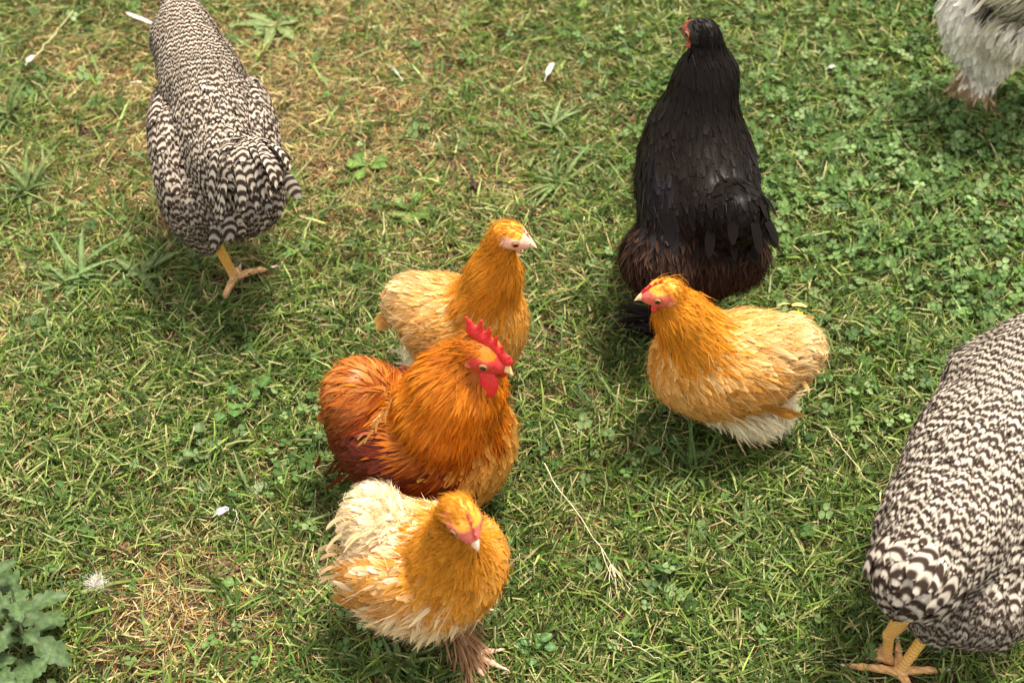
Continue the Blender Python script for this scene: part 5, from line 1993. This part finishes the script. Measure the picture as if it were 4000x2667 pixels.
                      'lift': 0.04,
                      'liftv': 0.03,
                      'var': 0.12,
                      'bar': 0.01,
                      'barj': 0.1,
                      'hair': 0.2,
                      'hlift': 0.08,
                      'wander': 0.07},
             'back': {'col': (0.5, 0.43, 0.36), 'dens': 62000, 'L': 0.03, 'W': 0.011, 'S': 6, 'lift': 0.05, 'liftv': 0.04, 'var': 0.12, 'bar': 0.0122, 'barj': 0.2, 'hair': 0.2, 'hlift': 0.08, 'wander': 0.09},
             'wing': {'col': (0.5, 0.43, 0.36), 'dens': 40000, 'L': 0.042, 'W': 0.017, 'S': 8, 'lift': 0.04, 'liftv': 0.03, 'var': 0.12, 'bar': 0.014, 'barj': 0.2, 'hair': 0.12, 'hlift': 0.07, 'wander': 0.08},
             'breast': {'col': (0.5, 0.43, 0.36), 'dens': 26000, 'L': 0.03, 'W': 0.015, 'S': 6, 'lift': 0.05, 'liftv': 0.04, 'var': 0.12, 'bar': 0.0122, 'barj': 0.12, 'hair': 0.2, 'hlift': 0.1},
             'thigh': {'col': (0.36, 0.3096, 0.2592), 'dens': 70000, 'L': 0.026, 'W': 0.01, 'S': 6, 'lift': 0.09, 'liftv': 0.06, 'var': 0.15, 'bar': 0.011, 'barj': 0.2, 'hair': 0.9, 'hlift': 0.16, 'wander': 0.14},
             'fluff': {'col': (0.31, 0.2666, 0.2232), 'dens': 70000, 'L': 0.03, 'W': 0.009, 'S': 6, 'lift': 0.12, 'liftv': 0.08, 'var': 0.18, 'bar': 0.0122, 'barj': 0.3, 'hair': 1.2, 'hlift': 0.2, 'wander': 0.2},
             'tail': {'col': (0.5, 0.43, 0.36), 'dens': 40000, 'L': 0.05, 'W': 0.018, 'S': 9, 'lift': 0.12, 'liftv': 0.08, 'var': 0.12, 'bar': 0.019, 'barj': 0.16, 'hair': 0.3, 'hlift': 0.14, 'wander': 0.14}},
  'prims': [{'t': 'E', 'tract': 'back', 'a': (0.0527, 0.0378, 0.275), 'r': (0.135, 0.085, 0.078), 'flow': (-1, 0, -0.25), 'pitch': 12, 'yaw': 0, 's': 0.0},
            {'t': 'E', 'tract': 'back', 'a': (-0.0539, 0.0379, 0.255), 'r': (0.085, 0.068, 0.072), 'flow': (-0.85, 0, -0.45), 'pitch': 10, 'yaw': 0, 's': 0.1},
            {'t': 'E', 'tract': 'wing', 'a': (-0.0036, 0.0855, 0.235), 'r': (0.11, 0.03, 0.062), 'flow': (-0.9, 0, -0.45), 'pitch': 12, 'yaw': 0, 's': 0.06},
            {'t': 'E', 'tract': 'wing', 'a': (0.0345, -0.0334, 0.225), 'r': (0.11, 0.03, 0.06), 'flow': (-0.9, 0, -0.45), 'pitch': 12, 'yaw': 0, 's': 0.06},
            {'t': 'E', 'tract': 'tail', 'a': (-0.119, 0.0406, 0.25), 'r': (0.05, 0.05, 0.048), 'flow': (-0.9, 0, -0.35), 'pitch': 0, 'yaw': 0, 's': 0.16},
            {'t': 'E', 'tract': 'fluff', 'a': (-0.0586, -0.0103, 0.17), 'r': (0.06, 0.07, 0.06), 'flow': (-0.4, 0, -0.9), 'pitch': 0, 'yaw': 0, 's': 0.16},
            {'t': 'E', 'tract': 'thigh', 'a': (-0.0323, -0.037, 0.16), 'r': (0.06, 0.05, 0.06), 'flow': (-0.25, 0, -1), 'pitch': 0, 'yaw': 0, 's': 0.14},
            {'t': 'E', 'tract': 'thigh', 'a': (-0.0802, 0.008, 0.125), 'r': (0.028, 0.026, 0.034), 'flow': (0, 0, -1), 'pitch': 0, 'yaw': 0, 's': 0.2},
            {'t': 'E', 'tract': 'breast', 'a': (0.0987, 0.0041, 0.2), 'r': (0.13, 0.1, 0.09), 'flow': (-0.4, 0, -0.9), 'pitch': 0, 'yaw': 0, 's': 0.0},
            {'t': 'C', 'tract': 'neck', 'a': (0.151, 0.0318, 0.295), 'b': (0.2367, 0.0254, 0.3907), 'r': (0.098, 0.0202), 'flow': (-0.9, 0, -0.4), 's': -0.14},
            {'t': 'E', 'tract': 'neck', 'a': (0.2499, 0.0254, 0.4008), 'r': (0.0245, 0.0187, 0.0207), 'flow': (-0.97, 0.0, -0.179), 'pitch': -20, 'yaw': 0, 's': -0.17}],
  'head': {'c': (0.2506, 0.0254, 0.4),
           's': 0.018,
           'pitch': -20,
           'yaw': 0,
           'face': (0.5, 0.06, 0.05),
           'red': (0.55, 0.04, 0.03),
           'comb': [((1.9, 0.35), (0.3, 1.2), 0.15, 0.2), ((1.65, 0.5), (1.72, 0.95), 0.14, 0.05), ((1.25, 0.75), (1.2, 1.4), 0.15, 0.05), ((0.8, 0.95), (0.7, 1.62), 0.15, 0.05), ((0.35, 1.15), (0.1, 1.65), 0.15, 0.06)],
           'wattle': [((1.05, -0.75), (1.1, -1.2), 0.22, 0.3)],
           'beak': (0.5, 0.35, 0.12),
           'crown': 1.3},
  'legs': [{'ankle': (-0.1064, 0.0215, 0.013),
            'hock': (-0.0801, 0.0118, 0.075),
            'knee': (-0.0865, 0.0112, 0.12),
            'rk': 0.013,
            'dir': 75,
            'toe': 0.066,
            'r': 0.0064,
            'toes': ((-125, 0.85), (-50, 0.7), (40, 1.0), (165, 0.62)),
            'col': (0.62, 0.36, 0.08),
            'foot_col': (0.62, 0.33, 0.16),
            'claw': (0.72, 0.66, 0.58)},
           {'ankle': (-0.096, 0.0417, 0.012),
            'hock': (-0.1023, 0.0487, 0.07),
            'knee': (-0.0975, 0.0391, 0.12),
            'rk': 0.013,
            'dir': 85,
            'toe': 0.026,
            'r': 0.006,
            'toes': ((-38, 0.7), (0, 0.8), (36, 0.7), (172, 0.4)),
            'col': (0.6, 0.33, 0.09),
            'foot_col': (0.6, 0.33, 0.16),
            'claw': (0.6, 0.5, 0.4)}],
  'quills': []},
 {'name': 'hen',
  'label': 'white and grey speckled bird cropped at the top right corner, its feathered foot showing',
  'cat': 'hen',
  'psi': -15,
  'loc': (0.9071, 2.0656, 0.0),
  'mat': M_SOFT,
  'vox': 0.006,
  'tracts': {'back': {'col': (0.76, 0.72, 0.64), 'dens': 22000, 'L': 0.05, 'W': 0.014, 'lift': 0.08, 'var': 0.2, 'hair': 0.4, 'mix': (0.05, 0.035, 0.03), 'mixp': 0.25, 'hlift': 0.14},
             'neck': {'col': (0.6, 0.55, 0.42), 'dens': 60000, 'L': 0.06, 'W': 0.006, 'kind': 'hackle', 'S': 5, 'lift': 0.06, 'var': 0.2, 'mix': (0.02, 0.012, 0.01), 'mixp': 0.4, 'hair': 0.3},
             'breast': {'col': (0.76, 0.72, 0.64), 'dens': 50000, 'L': 0.035, 'W': 0.012, 'lift': 0.08, 'var': 0.15, 'hair': 1.2, 'hlift': 0.2, 'mix': (0.12, 0.08, 0.06), 'mixp': 0.06},
             'thigh': {'col': (0.86, 0.82, 0.73),
                       'tip': (0.88, 0.84, 0.76),
                       'dens': 50000,
                       'L': 0.034,
                       'W': 0.01,
                       'lift': 0.12,
                       'liftv': 0.08,
                       'var': 0.15,
                       'clump': 0.35,
                       'hair': 1.5,
                       'hlift': 0.25,
                       'wander': 0.2,
                       'mix': (0.1, 0.06, 0.05),
                       'mixp': 0.12},
             'fluff': {'col': (0.68, 0.63, 0.53), 'dens': 50000, 'L': 0.035, 'W': 0.009, 'lift': 0.14, 'var': 0.18, 'hair': 2.5, 'hlift': 0.3, 'wander': 0.2},
             'foot': {'col': (0.34, 0.22, 0.12),
                      'tip': (0.46, 0.34, 0.2),
                      'dens': 80000,
                      'L': 0.022,
                      'W': 0.005,
                      'kind': 'hackle',
                      'lift': 0.2,
                      'liftv': 0.15,
                      'var': 0.3,
                      'clump': 0.3,
                      'hair': 2,
                      'hlift': 0.3,
                      'wander': 0.35}},
  'prims': [{'t': 'E', 'tract': 'back', 'a': (-0.0261, -0.0616, 0.3), 'r': (0.13, 0.085, 0.08), 'flow': (-1, 0, -0.2), 'pitch': 8, 'yaw': 0, 's': 0.0},
            {'t': 'E', 'tract': 'breast', 'a': (0.0364, -0.0503, 0.25), 'r': (0.09, 0.08, 0.09), 'flow': (-0.3, 0, -1), 'pitch': 0, 'yaw': 0, 's': 0.0},
            {'t': 'E', 'tract': 'neck', 'a': (-0.05, -0.1351, 0.29), 'r': (0.055, 0.045, 0.05), 'flow': (-0.6, -0.2, -0.9), 'pitch': 0, 'yaw': 0, 's': 0.0},
            {'t': 'E', 'tract': 'thigh', 'a': (-0.1171, -0.0955, 0.2), 'r': (0.046, 0.042, 0.062), 'flow': (-0.1, 0, -1), 'pitch': 0, 'yaw': 0, 's': 0.0},
            {'t': 'E', 'tract': 'thigh', 'a': (-0.1001, -0.09, 0.145), 'r': (0.038, 0.034, 0.045), 'flow': (0, 0, -1), 'pitch': 0, 'yaw': 0, 's': 0.0},
            {'t': 'E', 'tract': 'thigh', 'a': (-0.0589, -0.0854, 0.115), 'r': (0.03, 0.03, 0.042), 'flow': (0.1, 0, -1), 'pitch': 0, 'yaw': 0, 's': 0.0},
            {'t': 'E', 'tract': 'fluff', 'a': (-0.0329, -0.1068, 0.19), 'r': (0.065, 0.06, 0.05), 'flow': (-0.1, 0, -1), 'pitch': 0, 'yaw': 0, 's': 0.0},
            {'t': 'E', 'tract': 'foot', 'a': (-0.0837, -0.081, 0.055), 'r': (0.02, 0.018, 0.03), 'flow': (-0.1, 0, -1), 'pitch': 0, 'yaw': 0, 's': 0.0},
            {'t': 'E', 'tract': 'foot', 'a': (-0.0664, -0.0704, 0.045), 'r': (0.018, 0.018, 0.028), 'flow': (0.2, 0, -1), 'pitch': 0, 'yaw': 0, 's': 0.0},
            {'t': 'E', 'tract': 'foot', 'a': (-0.0847, -0.0823, 0.022), 'r': (0.024, 0.018, 0.014), 'flow': (-0.8, -0.4, -0.4), 'pitch': 0, 'yaw': 0, 's': 0.0},
            {'t': 'C', 'tract': 'back', 'a': (0.0335, -0.0711, 0.33), 'b': (0.0477, -0.0849, 0.4), 'r': (0.06, 0.035), 'flow': (-0.6, 0, -0.8), 's': 0.0}],
  'head': None,
  'legs': [{'ankle': (-0.0606, -0.0739, 0.012),
            'hock': (-0.0895, -0.0852, 0.09),
            'dir': -45,
            'toe': 0.045,
            'r': 0.0105,
            'toes': ((-25, 0.85), (8, 1.0), (-80, 0.7), (150, 0.5)),
            'col': (0.5, 0.26, 0.16),
            'foot_col': (0.55, 0.26, 0.2),
            'claw': (0.6, 0.42, 0.34)},
           {'ankle': (0.0951, 0.0094, 0.012), 'hock': (0.0716, 0.0021, 0.08), 'dir': 0, 'toe': 0.05, 'r': 0.009, 'col': (0.5, 0.26, 0.16), 'foot_col': (0.55, 0.26, 0.2), 'claw': (0.6, 0.42, 0.34)}],
  'quills': [{'tract': 'neck',
              'n': 30,
              'base': (-0.0428, -0.1094, 0.26),
              'dir': (-0.5, -0.5, -0.8),
              'spread': (0.5, 0.2, 0.0),
              'bspread': (0.05, 0, 0),
              'bj': 0.012,
              'nor': (-0.3, -1, 0.5),
              'L': 0.075,
              'W': 0.006,
              'kind': 'hackle',
              'col': (0.62, 0.56, 0.42),
              'curl': (0, 0, -0.1),
              'jit': 0.12,
              'var': 0.3},
             {'tract': 'neck',
              'n': 20,
              'base': (-0.0364, -0.1, 0.25),
              'dir': (-0.5, -0.5, -0.8),
              'spread': (0.4, 0.2, 0.0),
              'bspread': (0.04, 0, 0),
              'bj': 0.012,
              'nor': (-0.3, -1, 0.5),
              'L': 0.065,
              'W': 0.008,
              'kind': 'hackle',
              'col': (0.02, 0.012, 0.01),
              'curl': (0, 0, -0.1),
              'jit': 0.12,
              'var': 0.3}]}]
for B in BIRDS:
    a = R(B['psi']); ca, sa = math.cos(a), math.sin(a)
    for lg in B.get('legs', []):
        x, y, _ = lg['ankle']
        FEET.append((B['loc'][0] + x * ca - y * sa, B['loc'][1] + x * sa + y * ca, lg.get('toe', .045) * .62))
lawn()
for i, B in enumerate(BIRDS):
    make_bird(B, 100 + i)
details()
